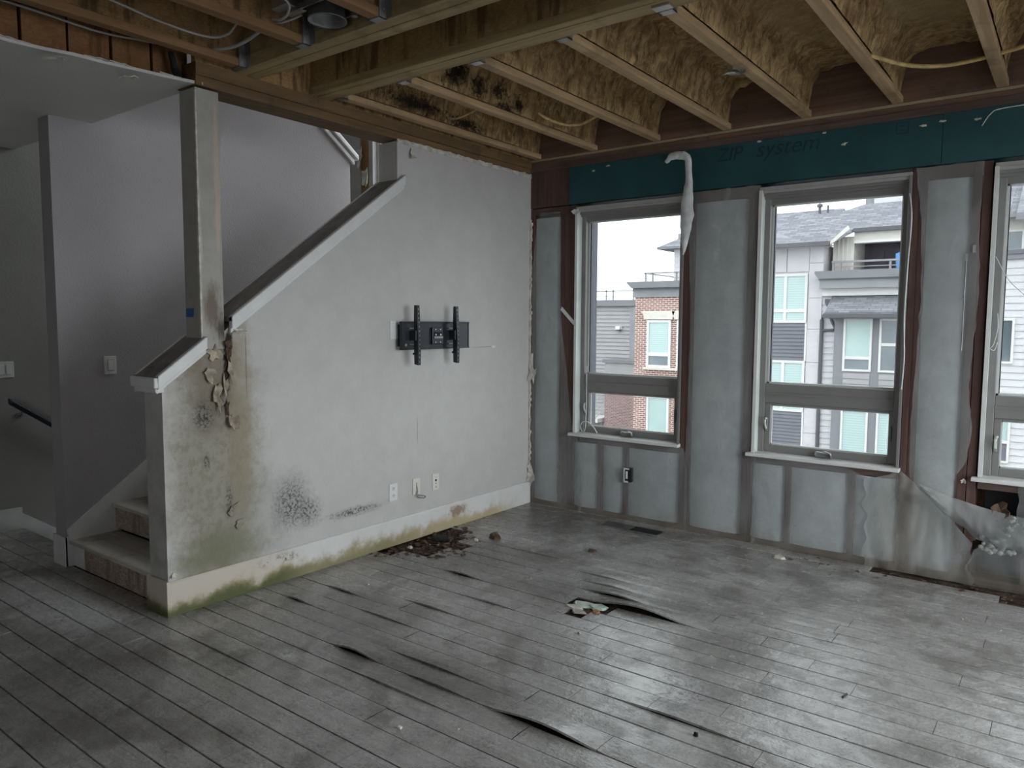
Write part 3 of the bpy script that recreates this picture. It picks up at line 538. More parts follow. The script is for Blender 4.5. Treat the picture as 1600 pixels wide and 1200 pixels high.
flake('tape_scrap', 'film', (.46, -.012, 2.44), (.045, 0, 0), (0, 0, .03), (0, -1, 0), .02, wn, 240)
MB().prism([(.31, 1.66), (.325, 1.685), (.455, 1.56), (.44, 1.535)], 'y', -.008, -.004).build('tape_strip', 'film', wn)
for i, x in enumerate((3.215, 3.178)): bx('nail_plate', 'steel', wn, x-.008, x+.008, -.014, -.009, 1.945-.05*i+.03, 1.99-.05*i+.03)
MB().tube([(3.178, -.013, 1.93), (3.178, -.013, 1.4)], .003, 5).build('thin_wire', 'dullsteel', wn)
MB().tube(smoothpath([(2.862, -.02, 2.35), (2.88, -.022, 2.2), (2.87, -.02, 1.9), (2.865, -.02, 1.6), (2.875, -.02, 1.35), (2.868, -.02, 1.15)]), .004, 5).build('torn_bead_wire', 'film', wn)
# ------------------------------------------------------------------ windows
def window(n, x0, x1, label):
    e = empty('window_%d' % n); struct(e, label, 'window'); zb, zt = .65, 2.47; yb = .135
    for s, (a, b_) in enumerate(((x0-.012, x0+.006), (x1-.006, x1+.012))): bx('jamb', 'frame' if s else 'whitegrn', e, a, b_, -.012, .10, zb, zt-.005, bevel=.002)
    bx('jamb_edge', 'white', e, x0-.014, x0+.008, -.018, -.010, zb, zt-.01)
    bx('head_jamb', 'headtrim', e, x0-.012, x1+.012, -.012, .10, zt-.012, zt+.012, bevel=.003)
    for i, (a, y) in enumerate(((.0, .0), (.018, .02), (.034, .04))): bx('head_trim', 'frame' if i else 'headtrim', e, x0+.006, x1-.006, y, .10, zt-.014-a-.016, zt-.012-a, bevel=.002)
    bx('head_frame', 'frame', e, x0+.006, x1-.006, .06, .14, 2.37, 2.43, bevel=.004)
    MB().prism([(-.05, .628), (-.05, .645), (-.044, .652), (.10, .655), (.10, .628)], 'x', x0-.045, x1+.02).build('sill', 'white', e, bevel=.003)
    for a, b_ in ((x0+.006, x0+.045), (x1-.045, x1-.006)): bx('frame_stile', 'frame', e, a, b_, .055, .14, zb+.003, zt-.04, bevel=.004)
    bx('meeting_rail', 'frame', e, x0+.045, x1-.045, .06, .14, 1.0, 1.135, bevel=.005); bx('rail_lip', 'frame', e, x0+.045, x1-.045, .052, .06, 1.06, 1.075)
    # fixed upper light: bead and pane
    g0, g1 = x0+.045, x1-.045
    for a, b_, c, d in ((g0, g0+.012, 1.135, 2.37), (g1-.012, g1, 1.135, 2.37), (g0, g1, 1.135, 1.147), (g0, g1, 2.36, 2.372)): bx('glazing_bead', 'bead', e, a, b_, .10, .118, c, d)
    bx('bead_gasket', 'slot', e, g0+.012, g0+.017, .108, .118, 1.147, 2.36)
    for a, b_ in ((x0, x0+.010), (x1-.010, x1)): bx('outer_jamb', 'siding_dark', e, a, b_, .141, .30, .62, 2.47)
    bx('upper_pane', 'glass', e, g0, g1, .119, .124, 1.135, 2.372)
    # awning sash below
    a0, a1, c0, c1 = x0+.083, x1-.07, .705, .985
    for a, b_, c, d in ((x0+.045, a0, zb+.003, 1.0), (a1, x1-.045, zb+.003, 1.0), (a0, a1, zb+.003, c0), (a0, a1, c1, 1.0)): bx('sash_frame', 'frame', e, a, b_, .07, .13, c, d, bevel=.003)
    for a, b_, c, d in ((a0-.003, a0+.006, c0, c1), (a1-.006, a1+.003, c0, c1), (a0, a1, c0-.003, c0+.007), (a0, a1, c1-.007, c1+.003)): bx('glazing_bead', 'bead', e, a, b_, .095, .105, c, d)
    bx('lower_pane', 'glass', e, a0, a1, .108, .112, c0, c1)
    # folding crank and sash lock
    xc = (x0+x1)/2
    cr = MB().prism([(xc-.055, .657), (xc+.055, .657), (xc+.045, .69), (xc+.01, .70), (xc-.045, .69)], 'y', .035, .07).build('crank_housing', 'dullsteel', e, bevel=.005)
    MB().tube(smoothpath([(xc-.05, .035, .672), (xc-.04, .03, .692), (xc, .026, .688), (xc+.04, .028, .69), (xc+.05, .03, .676)]), .006, 8).build('crank_arm', 'steel', cr, smooth=True); MB().tube([(xc+.05, .035, .676), (xc+.05, .012, .674)], .008, 8).build('crank_knob', 'dullsteel', cr, smooth=True)
    lk = bx('lock_plate', 'frame', e, x0+.052, x0+.07, .055, .07, .80, .90, bevel=.004)
    MB().tube(smoothpath([(x0+.061, .055, .82), (x0+.06, .035, .86), (x0+.064, .03, .89), (x0+.072, .035, .895)]), .007, 8).build('lock_lever', 'bead', lk, smooth=True)
    lk2 = bx('lock_plate', 'frame', e, x1-.066, x1-.05, .055, .07, .80, .90, bevel=.004)
    portal(((x0+x1)/2, .30, 1.55), (-math.pi/2, 0, 0), x1-x0, 1.85)
    return e
window(1, *WIN[0], 'tall grey-framed window nearest the left wall, looking onto red brick')
window(2, *WIN[1], 'tall grey-framed middle window, looking onto a white townhouse')
window(3, *WIN[2], 'tall grey-framed window cut off by the right edge of the picture')
w4 = empty('window_4'); struct(w4, 'bright window on the upper stair landing, enlarged to light the stairwell', 'window')  # opening made larger than its visible sliver to brighten the stairwell
for a, b_, c, d in ((-1.94, -1.89, 2.3, 5.0), (-.40, -.35, 2.3, 5.0), (-1.89, -.40, 2.3, 2.35), (-1.89, -.40, 4.95, 5.0)): bx('frame_member', 'white', w4, a, b_, .06, .14, c, d)
bx('pane', 'clear', w4, -1.89, -.40, .1, .104, 2.35, 4.95)
# ------------------------------------------------------------------ ceiling framing
ce = MB().box(-.14, XE+.15, YS, .14, SUB, SUB+.06).build('ceiling', 'subceil'); struct(ce, 'open ceiling of wood joists and brown spray foam', 'ceiling')
XK = [.085+.5375*k for k in range(-0, 11)]
FW = .030
def ijoist(x, y0, y1, mat, hang_y, near):
    b = MB().box(x-FW, x+FW, y0, y1, CEIL, CEIL+.04); j = b.build('joist', mat, ce, bevel=.003)
    MB().box(x-.006, x+.006, y0, y1, CEIL+.04, SUB-.03).build('web', 'osb', j); MB().box(x-FW, x+FW, y0, y1, SUB-.035, SUB-.001).build('top_flange', mat, j)
    if hang_y is not None:
        h = MB(); s = -1 if near else 1; ya, yb = sorted((hang_y, hang_y+s*.045))
        h.box(x-FW-.004, x+FW+.004, ya, yb, CEIL-.004, CEIL-.0005); h.box(x+FW+.0005, x+FW+.004, ya, yb, CEIL-.004, CEIL+.13 if near else CEIL+.03); h.box(x-FW-.004, x-FW-.0005, ya, yb, CEIL-.004, CEIL+.13 if near else CEIL+.03)
        if near:
            for q in (0, 1): h.box(x+FW+.004 if q else x-FW-.034, x+FW+.034 if q else x-FW-.004, hang_y-.003, hang_y, CEIL, CEIL+.13)
        hg = h.build('joist_hanger', 'dullsteel' if near else 'steel', j)
        if near:
            for zz in (.035, .07, .10): MB().tube([(x+FW+.003, hang_y-.022, CEIL+zz), (x+FW+.008, hang_y-.022, CEIL+zz)], .005, 6).build('hanger_nail', 'steel', j)
    return j
for x in XK:
    ijoist(x, -2.115, -.02, 'lumber_y', -2.115, False); ijoist(x, YS, -2.765, 'flange_n', -2.765, True)
# beam A (two plies) and girder B (double I-joist)
for y0, y1 in ((-2.762, -2.690), (-2.686, -2.612)): bx('header_beam', 'lumber_x', ce, -.17, XE, y0, y1, CEIL, SUB-.001, bevel=.004)
for y0, y1 in ((-2.265, -2.217), (-2.211, -2.118)):
    g = bx('girder', 'lumber_x', ce, -.10, XE, y0, y1, CEIL-.002, CEIL+.042, bevel=.003); bx('girder_web', 'girder', g, -.10, XE, (y0+y1)/2-.007 if y0 > -2.22 else -2.255, (y0+y1)/2+.007, CEIL+.042, SUB-.001)
bx('rim_board', 'rim', ce, 0, XE, -.02, .12, CEIL, SUB-.001)
bx('wall_plate', 'darkplate', ce, WT, -.001, -2.99, 0, 2.78, 2.83); bx('wall_plate', 'darkplate', ce, WT, .004, -2.99, 0, 2.832, 2.898); bx('side_rim', 'osb', ce, -.04, -.005, -2.99, -.02, 2.90, SUB-.001)
for k in range(14): bx('blocking_panel', 'block', ce, -.17, -.13-.004*(k % 3), -3.146-.2*k, -2.96-.2*k, 2.80, SUB-.002)
for k in range(14): bx('blocking_gap', 'slot', ce, -.2, -.165, -3.20-.2*k, -2.95-.2*k, 2.80, SUB-.002)
# spray foam in each far bay
def foam(k):
    xa, xb = XK[k]+.006, XK[k+1]-.006
    prof = [(xa+FW-.004, CEIL+.045), (xa+.035, CEIL+.12), (xa+.05, CEIL+.21), (xa+.10, SUB-.045), ((xa+xb)/2, SUB-.03), (xb-.10, SUB-.045), (xb-.05, CEIL+.21), (xb-.035, CEIL+.12), (xb-FW+.004, CEIL+.045)]
    def fn(u, v):
        q = u*(len(prof)-1); i = min(int(q), len(prof)-2); f = q-i; x = prof[i][0]+(prof[i+1][0]-prof[i][0])*f; z = prof[i][1]+(prof[i+1][1]-prof[i][1])*f; y = -2.11+2.08*v
        a = .032*(.3+min(1, 2.2*min(u, 1-u)*2)); endf = max(0, (v-.80)/.20)
        d = a*(noise.noise(Vector((x*7+k, y*7, z*7)))*1.0+.6*noise.noise(Vector((x*19, y*19, z*19+k))))
        x += (1 if u < .5 else -1)*abs(d)*(1-endf)*1.1-(1 if u < .5 else -1)*.02*endf; z -= abs(d)*.8
        return (x, y, z)
    MB().grid(fn, 32, 90).build('spray_foam', 'foam', ce, smooth=True)
for k in range(10): foam(k)
def foam_edge(x0, x1, seed):        # lumpy foam bead along the girder
    MB().grid(lambda u, v: (x0+(x1-x0)*u, -2.112+.055*math.sin(v*math.pi)*(.5+abs(nz(u*9+seed, v, 2)))+.0, CEIL+.02+.2*v+.02*nz(u*12, v*4, seed)), 24, 8).build('foam_bead', 'foam', ce, smooth=True)
for k in range(10): foam_edge(XK[k]+.02, XK[k+1]-.02, k)
foam_edge(-.0, XK[0], 77)
# old junction remnants
bx('metal_strap', 'steel', ce, XK[4]-.03, XK[4]+.05, -2.19, -2.14, CEIL-.012, CEIL-.003)
# ================================================================== THINGS IN THE ROOM
# ------------------------------------------------------------------ stairs
st = empty('staircase'); tag(st, 'stripped staircase with dusty plywood treads and speckled board risers behind the half wall', 'stairs')
for k in range(9):
    yr, zr = -3.165+.262*k, .19*k
    bx('riser', 'riser', st, -1.266, -.198 if k == 0 else WT-.001, yr, yr+.018, zr+.001, zr+.145)
    bx('tread', 'tread', st, -1.266, WT-.001, yr-.028, yr+.262+(.018 if k < 8 else 0), zr+.146, zr+.171, bevel=.006)
bx('riser_paint_remnant', 'white', st, -1.265, -1.12, -3.169, -3.1655, .004, .14)
bx('landing_deck', 'tread', st, XH+.002, WT-.001, -.86, -.002, 1.69, 1.72)
sd = empty('staircase'); tag(sd, 'dark stairs going down from the dim hall beside the handrail', 'stairs')
for k in range(6):
    y, z = -3.018+.262*k, -.19*(k+1)
    bx('tread', 'hallfloor', sd, XH+.02, -1.432, y, y+.30, z-.03, z, bevel=.006); bx('riser', 'hallfloor', sd, XH+.02, -1.432, y+.001, y+.018, z+.001, z+.16)
hr = empty('handrail'); tag(hr, 'black handrail sloping down the dim hall wall', 'handrail')
p0, p1 = Vector((-2.44, -3.085, .965)), Vector((-2.44, -1.7, -.045))
MB().prism([(-3.09, .985), (-3.09, .94), (-1.7, -.07), (-1.7, -.025)], 'x', -2.465, -2.415).build('rail', 'black', hr, bevel=.01)
bk = MB().tube(smoothpath([(-2.44, -3.01, .90), (-2.445, -3.01, .86), (-2.47, -3.01, .845), (-2.499, -3.01, .845)]), .008, 8).build('bracket', 'dullsteel', hr, smooth=True)
MB().tube([(-2.499, -3.01, .845), (-2.492, -3.01, .845)], .025, 12).build('bracket_rosette', 'dullsteel', bk)
# ------------------------------------------------------------------ switches, outlets (on planes x = const, facing +x)
def plate(name, x, y, z, wd, h, mat, label, cat, group=None):
    e = empty(name); tag(e, label, cat, group)
    bx('cover_plate', mat, e, x, x+.007, y-wd/2, y+wd/2, z-h/2, z+h/2, bevel=.003); return e
e = plate('light_switch', -1.28, -2.895, 1.262, .078, .118, 'plastic_white', 'white rocker switch on the far stair wall', 'switch')
bx('rocker', 'plastic_white', e, -1.273, -1.267, -2.912, -2.878, 1.228, 1.296, bevel=.003); bx('rocker_surround', 'dullsteel', e, -1.2735, -1.2725, -2.9145, -2.8755, 1.2255, 1.2985)
e = plate('light_switch', XH, -3.085, 1.19, .115, .118, 'plastic_white', 'switch plate on the dim hall wall at the left picture edge', 'switch')
bx('rocker', 'plastic_white', e, XH+.007, XH+.013, -3.122, -3.09, 1.155, 1.225, bevel=.003); bx('rocker', 'plastic_white', e, XH+.007, XH+.013, -3.08, -3.048, 1.155, 1.225, bevel=.003)
e = plate('wall_outlet', 0, -1.613, .376, .076, .122, 'plastic_white', 'white duplex outlet, left of the three plates above the baseboard', 'outlet')
for dz in (.025, -.025):
    s = MB().prism([(-1.613+.017*math.cos(a)*(1 if abs(math.cos(a)) < .8 else .95), .376+dz+.0165*math.sin(a)) for a in [2*math.pi*k/14 for k in range(14)]], 'x', .007, .0095).build('socket_face', 'plastic_white', e)
    for dy in (-.006, .006): bx('slot', 'slot', s, .0095, .0102, -1.613+dy-.0015, -1.613+dy+.0015, .376+dz-.002, .376+dz+.009)
    MB().tube([(.0092, -1.613, .376+dz-.009), (.0102, -1.613, .376+dz-.009)], .003, 8).build('ground_hole', 'slot', s)
e = plate('cable_plate', 0, -1.387, .378, .074, .120, 'ivory', 'ivory plate with a looped cable hanging from its slot', 'cable plate')
bx('cable_slot', 'slot', e, .007, .0076, -1.390, -1.384, .365, .405)
MB().tube(smoothpath([(.008, -1.387, .385), (.016, -1.388, .35), (.02, -1.395, .325), (.022, -1.37, .312), (.024, -1.33, .303), (.026, -1.315, .293), (.026, -1.335, .287), (.025, -1.37, .296), (.022, -1.40, .312), (.018, -1.388, .34), (.01, -1.386, .375)]), .0032, 6).build('cable_loop', 'dullsteel', e, smooth=True)
e = plate('jack_plate', 0, -1.186, .378, .070, .122, 'ivory', 'ivory plate with round jacks, right of the three plates above the baseboard', 'jack plate')
for dz, rr in ((.035, .003), (.012, .009), (-.012, .004), (-.038, .004)): MB().tube([(.0068, -1.186, .378+dz), (.0085, -1.186, .378+dz)], rr, 10).build('jack', 'slot', e)
e = plate('blank_plate', 0, -1.575, 1.497, .115, .125, 'plastic_white', 'white blank plate beside the black television bracket', 'cover plate')
bx('plate_screw', 'steel', e, .007, .0085, -1.578, -1.572, 1.54, 1.546)
# ------------------------------------------------------------------ television bracket
tv = empty('television_bracket'); tag(tv, 'black steel television wall bracket with two upright arms', 'tv bracket')
bx('wall_plate', 'black', tv, .0005, .012, -1.56, -.95, 1.385, 1.535, bevel=.002)
fp = bx('face_plate', 'black', tv, .062, .066, -1.579, -.885, 1.372, 1.545)
MB().box(.045, .075, -1.579, -.885, 1.545, 1.556).box(.045, .075, -1.579, -.885, 1.361, 1.372).build('plate_lip', 'black', fp, bevel=.002)
bx('plate_end', 'black', fp, .045, .072, -1.583, -1.577, 1.361, 1.556); bx('plate_end', 'black', fp, .045, .07, -.892, -.886, 1.372, 1.545)
for y in (-1.46, -1.06): MB().box(.012, .062, y-.09, y+.05, 1.42, 1.50).build('swing_arm', 'black', tv, bevel=.004)
for y in (-1.43, -1.04): bx('plate_slot', 'slot', fp, .0655, .067, y-.012, y+.012, 1.42, 1.497)
cb = bx('centre_box', 'black', tv, .066, .082, -1.295, -1.185, 1.395, 1.515, bevel=.004)
bx('box_recess', 'slot', cb, .0815, .083, -1.285, -1.195, 1.435, 1.482)
for y in (-1.265, -1.215):
    MB().tube([(.082, y, 1.463), (.088, y, 1.463)], .007, 10).build('bolt', 'steel', cb)
    for z in (1.5, 1.41): MB().tube([(.082, y, z), (.085, y, z)], .005, 8).build('screw', 'steel', cb)
bx('level_strip', 'dullsteel', cb, .083, .09, -1.285, -1.195, 1.437, 1.452)
for y, tl in ((-1.477, .010), (-1.075, .012)):
    a = MB().prism([(.095, 1.262), (.128, 1.256), (.132, 1.45), (.118, 1.667), (.095, 1.667), (.09, 1.45)], 'y', y-.016, y-.012).prism([(.124, 1.256), (.128, 1.256), (.132, 1.45), (.118, 1.667), (.114, 1.667), (.128, 1.45)], 'y', y-.016, y+.014).build('upright_arm', 'black', tv, bevel=.001)
    for z in [1.28+.03*i for i in range(13)]:
        xx = .1265+(.005*(z-1.256)/.194 if z < 1.45 else .005-.014*(z-1.45)/.217)+.0007
        bx('arm_hole', 'dullsteel', a, xx, xx+.0012, y-.004, y+.004, z-.006, z+.006)
    bx('arm_clip', 'black', tv, .066, .124, y-.03, y+.012, 1.425, 1.495, bevel=.003); bx('arm_hook', 'dullsteel', tv, .066, .08, y-.045, y+.045, 1.505, 1.512); bx('arm_hook', 'dullsteel', tv, .066, .08, y-.045, y+.045, 1.395, 1.401)
    MB().tube([(.10, y-.03, 1.335), (.10, y-.012, 1.335)], .008, 8).build('locking_screw', 'black', tv)
MB().tube([(.0666, -1.545, 1.395), (.070, -1.545, 1.395)], .010, 12).build('plate_label', 'steel', tv)
# ------------------------------------------------------------------ blue tape, floor register, wall box
tag(MB().grid(lambda u, v: (-.146+.075*u+.004*v, -2.9985-.002-.003*math.sin(u*3), 1.572+.047*v), 4, 3).build('painter_tape', 'tape', None, solid=.001), 'small square of blue painter tape on the narrow post', 'tape')
fr = empty('floor_register'); tag(fr, 'floor register with a half open black slot below the first window', 'floor vent')
MB().box(.845, 1.365, -.285, -.268, .0, .006).box(.845, 1.365, -.138, -.121, .0, .006).box(.845, .865, -.268, -.138, .0, .006).box(1.345, 1.365, -.268, -.138, .0, .006).build('rim', 'dullsteel', fr, bevel=.002)
for i in range(7): bx('louvre', 'hallfloor', fr, .868, 1.10, -.265+.018*i, -.252+.018*i, .0005, .004)
bx('closed_panel', 'plank', fr, .866, 1.10, -.267, -.139, .0002, .001); bx('open_slot', 'slot', fr, 1.11, 1.345, -.267, -.139, .0003, .0025)
eb = empty('outlet_box'); tag(eb, 'open electrical box cut into the plastic below the first window', 'electrical box')
bx('box_mouth', 'slot', eb, .945, 1.0, -.028, -.02, .31, .42); MB().box(.938, .976, -.032, -.028, .305, .318).box(.938, .946, -.034, -.028, .315, .415).box(.938, .985, -.032, -.028, .408, .42).build('box_rim', 'film', eb)
bx('device', 'plastic_white', eb, .955, .972, -.033, -.026, .335, .395, bevel=.003); bx('box_body', 'slot', eb, .945, 1.0, -.02, .05, .31, .42)
# ------------------------------------------------------------------ cables overhead
def cable(name, pts, r, mat, label, group=None, n=6): return tag(MB().tube(smoothpath(pts, 7), r, n).build(name, mat, None, smooth=True), label, 'cable', group)
cable('electrical_cable', [(-.12, -4.4, 2.97), (-.12, -3.9, 2.955), (-.105, -3.66, 2.945), (-.10, -3.42, 2.935), (-.09, -3.2, 2.955), (-.05, -3.04, 2.96), (-.01, -2.96, 2.96), (.035, -2.94, 2.97)], .006, 'cable', 'long white cable running beside the torn hall ceiling')
cable('electrical_cable', [(.30, -3.9, 2.97), (.27, -3.544, 2.955), (.235, -3.296, 2.945), (.255, -3.08, 2.938), (.34, -3.02, 2.945), (.44, -3.03, 2.97), (.60, -3.06, 3.0)], .006, 'cable', 'white cable looping between the two leftmost near joists')
cable('electrical_cable', [(.05, -2.93, 2.97), (.10, -2.94, 2.95), (.25, -2.917, 2.94), (.44, -2.923, 2.955), (.60, -2.95, 2.985)], .009, 'cable', 'thick white cable stub close to the header beam')
cable('electrical_cable', [(.90, -3.3, 2.97), (.90, -3.09, 2.95), (.80, -3.0, 2.945), (.70, -2.965, 2.95), (.64, -2.97, 2.965)], .006, 'cable', 'white cable curving down beside the recessed light can')
cable('electrical_cable', [(.626, -2.945, 2.955), (.70, -2.94, 2.95), (.80, -2.925, 2.96)], .006, 'cable', 'short white cable joining the recessed light can')
cable('foam_cable', [(.76, -.98, 2.96), (.795, -.92, 2.925), (.83, -.78, 2.912), (.92, -.725, 2.908), (1.03, -.76, 2.915), (1.14, -.80, 2.93)], .009, 'foamcable', 'yellow foam coated cable drooping between joists near the left wall')
cable('foam_cable', [(2.75, -.95, 2.945), (2.82, -.86, 2.93), (2.94, -.68, 2.915), (3.10, -.58, 2.91), (3.27, -.58, 2.915), (3.40, -.60, 2.925), (3.75, -.64, 2.96)], .011, 'foamcable', 'yellow foam coated cable crossing the two rightmost joist bays')
cable('foam_cable', [(.20, -1.26, 2.95), (.30, -1.29, 2.925), (.45, -1.34, 2.92), (.60, -1.38, 2.935)], .007, 'foamcable', 'thin foam coated cable in the second joist bay from the left wall')
# recessed light can
rc = empty('recessed_light'); tag(rc, 'empty recessed light can with silver bracket between near joists', 'light can')
MB().lathe((.915, -2.872, 2.925), [(.078, .20), (.082, .0), (.088, -.004), (.088, .004), (.074, .006), (.070, .16), (0, .17)], 28).build('can', 'dullsteel', rc, smooth=True)
bx('mounting_box', 'steel', rc, .70, .82, -3.02, -2.91, 2.975, 3.05, bevel=.003); MB().box(.70, 1.12, -2.975, -2.965, 2.96, 2.985).box(.70, 1.12, -2.785, -2.775, 2.96, 2.985).build('mounting_bar', 'dullsteel', rc)
MB().tube([(1.02, -2.80, 2.94), (1.02, -2.80, 2.955)], .015, 8).build('wing_nut', 'steel', rc)
jb = empty('junction_box'); tag(jb, 'torn metal junction box clinging to a ceiling joist', 'junction box')
MB().lathe((XK[4]-.03, -1.2, 2.885), [(.05, .055), (.052, .0), (.048, .0), (.046, .045), (0, .046)], 8).build('box_shell', 'steel', jb); flake('bent_tab', 'plaster', (XK[4]-.05, -1.24, 2.885), (.03, 0, 0), (0, .02, 0), (0, 0, -1), .01, jb, 301)
ft = MB().lathe((-1.9, -3.9, 2.7755), [(0, 0), (.075, .001), (.085, .006), (.085, .0125)], 24).build('ceiling_fixture', 'white', None, smooth=True); tag(ft, 'flat round fixture on the dim hall ceiling', 'fixture')
tag(MB().tube(smoothpath([(-.06, -3.05, 2.81), (-.075, -3.06, 2.85), (-.07, -3.07, 2.89), (-.075, -3.08, 2.93)]), .022, 8, .7).build('black_conduit', 'slot', None, smooth=True), 'short black conduit stub above the narrow post', 'conduit')
# blind cords
tag(MB().tube(smoothpath([(.515, .03, .66), (.50, .02, .70), (.525, .02, .742), (.575, .02, .745), (.625, .02, .71), (.665, .015, .662)]), .004, 6).build('blind_cord', 'film', None, smooth=True), 'white cord looped on the sill of the first window', 'cord')
tag(MB().tube(smoothpath([(.54, .045, 1.2), (.541, .045, .95), (.545, .04, .85), (.542, .035, .76), (.545, .03, .70), (.53, .03, .66)]), .0035, 6).build('blind_cord', 'film', None, smooth=True), 'white cord hanging down the left frame of the first window', 'cord')
tag(MB().tube(smoothpath([(3.322, .005, 1.95), (3.36, .01, 1.87), (3.40, .015, 1.80), (3.47, .02, 1.725), (3.56, .03, 1.64)]), .002, 5).build('loose_wire', 'film', None, smooth=True), 'thin wire slanting across the third window', 'wire')
tag(MB().tube(smoothpath([(3.345, .05, 1.62), (3.35, .04, 1.53), (3.335, .03, 1.44), (3.32, .02, 1.415), (3.34, .035, 1.405), (3.352, .045, 1.45)]), .002, 5).build('loose_wire', 'film', None, smooth=True), 'thin wire looped on the left frame of the third window', 'wire')
# ------------------------------------------------------------------ debris
def chips(name, n, area, mat, seed, smin, smax, zb=-.012, zs=.02, dens=None):
    r = random.Random(seed); b = MB()
    for _ in range(n):
        x, y = area(r); a = r.uniform(0, 6.28); l = r.uniform(smin, smax); w_ = l*r.uniform(.25, .8); h = l*r.uniform(.1, .4); z = zb+r.random()**2*zs; ca, sa = math.cos(a), math.sin(a); tl = r.uniform(-.4, .4)
        P = [(-l, -w_*.6), (l*.7, -w_), (l, w_*.5), (-l*.6, w_)]
        lo = [(x+u*ca-v*sa, y+u*sa+v*ca, z+tl*u) for u, v in P]; hi = [(q[0]*.9+x*.1, q[1]*.9+y*.1, q[2]+h) for q in lo]
        b.add(lo+hi, [(0, 1, 2, 3), (4, 7, 6, 5), (0, 4, 5, 1), (1, 5, 6, 2), (2, 6, 7, 3), (3, 7, 4, 0)])
    return b.build(name, mat)
def hole_area(r):
    t_ = r.random(); y = -1.86+.9*t_; return (.03+(.42*math.sin(t_*math.pi)+.1)*r.random()**.8, y)
tag(chips('rotted_wood_debris', 420, hole_area, 'rot', 4, .005, .026, -.013, .014), 'pile of rotted brown floorboard splinters by the baseboard', 'debris', kind='stuff')
tag(chips('grit', 170, lambda r: (2.2+3.2*r.random(), -.055-.2*r.random()), 'rot', 6, .005, .03, -.013, .012), 'dark crumbs along the open joint below the windows', 'debris', kind='stuff')
tag(chips('plaster_crumbs', 130, lambda r: (r.uniform(.1, 4.8), -4.3*r.random()-.3), 'plaster', 8, .002, .006, .001, .001), 'tiny pale plaster crumbs scattered over the planks', 'debris', kind='stuff')
def chip(name, mat, x, y, s, label, seed, cat='debris', h=.006, z=.001):
    r = random.Random(seed); n = 7; P = [(x+s*r.uniform(.5, 1)*math.cos(2*math.pi*i/n), y+s*r.uniform(.35, .8)*math.sin(2*math.pi*i/n)) for i in range(n)]
    lo = [(u, v, z) for u, v in P]; hi = [(x+(u-x)*.8, y+(v-y)*.8, z+h*r.uniform(.6, 1.4)) for u, v in P]
    return tag(MB().add(lo+hi, [tuple(range(n))[::-1], tuple(range(n, 2*n))]+[(i, (i+1) % n, n+(i+1) % n, n+i) for i in range(n)]).build(name, mat), label, cat)
chip('wood_splinter', 'rot', 1.169, -.882, .05, 'dark wood splinter alone on the planks before the first window', 1, h=.012)
chip('plaster_chunk', 'plaster', 2.224, -.24, .045, 'white plaster chunk at the foot of the window wall', 2, h=.015)
chip('plaster_chip', 'ivory', 1.741, -3.246, .016, 'cream chip on the planks nearest the camera', 3)
chip('plaster_chip', 'plaster', .17, -1.62, .022, 'white chip in the rotted hole', 5, h=.015, z=.012)
chip('plaster_chip', 'plaster', .40, -1.19, .022, 'white chip at the far end of the rotted hole', 6, h=.012, z=.008)
chip('wood_chip', 'paper', 1.817, -2.08, .018, 'tan chip below the pale green flakes', 7)
chip('black_nut', 'slot', 2.663, -2.60, .014, 'black nut lying on the planks lower right', 8, 'hardware', h=.014)
s = MB().tube([(3.028, -1.955, .004), (3.036, -1.915, .005)], .004, 8).build('black_screw', 'black', None); tag(s, 'small black screw standing out on the right hand planks', 'screw')
# broken plank patch with pale flakes
for i, (x, y, s_, m_, lab) in enumerate(((1.62, -1.72, .085, 'palegreen', 'largest pale green flake in the broken plank'), (1.71, -1.71, .085, 'palegreen', 'pale green flake beside the lifted plank edge'), (1.60, -1.79, .065, 'plaster', 'cream flake in the broken plank'), (1.66, -1.84, .06, 'tread', 'tan wood layer showing in the broken plank'), (1.74, -1.79, .035, 'flange_n', 'reddish splinter at the edge of the broken plank'))):
    chip('floor_flake', m_, x, y, s_, lab, 20+i, h=.008, z=-.011+.003*i)
chip('plaster_chip', 'plaster', .46, -2.26, .015, 'small pale chip on the planks near the stained baseboard', 9)
chip('rotted_board_end', 'rot', .46, -1.05, .06, 'dark rotted board end right of the floor hole', 11, h=.03, z=.0)
chip('rotted_board_end', 'slot', .16, -1.30, .10, 'black slab leaning in the rotted floor hole', 12, h=.012, z=.004)
# ================================================================== OUTSIDE
gr = bx('ground', 'ground', None, -60, 60, -40, 90, -6.7, -6.5); struct(gr, 'grey street between the houses', 'ground')
def ext_window(p, x0, x1, z0, z1, y, pane='shade', fr=.09, transom=None, mull=None, low='darkglass'):
    f = MB(); f.box(x0, x0+fr, y-.04, y+.05, z0, z1).box(x1-fr, x1, y-.04, y+.05, z0, z1).box(x0+fr+.001, x1-fr-.001, y-.038, y+.05, z0, z0+fr).box(x0+fr+.001, x1-fr-.001, y-.038, y+.05, z1-fr, z1)
    for xm in (mull or []): f.box(xm-fr*.6, xm+fr*.6, y-.036, y+.048, z0+fr*.5, z1-fr*.5)
    if transom: f.box(x0+fr*.5, x1-fr*.5, y-.034, y+.046, transom-fr*.7, transom+fr*.7)
    w_ = f.build('window', 'extwhite', p); zt = transom if transom else z0
    xs = [x0]+list(mull or [])+[x1]
    for a, b_ in zip(xs, xs[1:]):
        bx('pane', pane, w_, a+.02, b_-.02, y, y+.03, zt+.02, z1-.02)
        if transom: bx('pane', low, w_, a+.02, b_-.02, y, y+.03, z0+.02, transom-.02)
    return w_
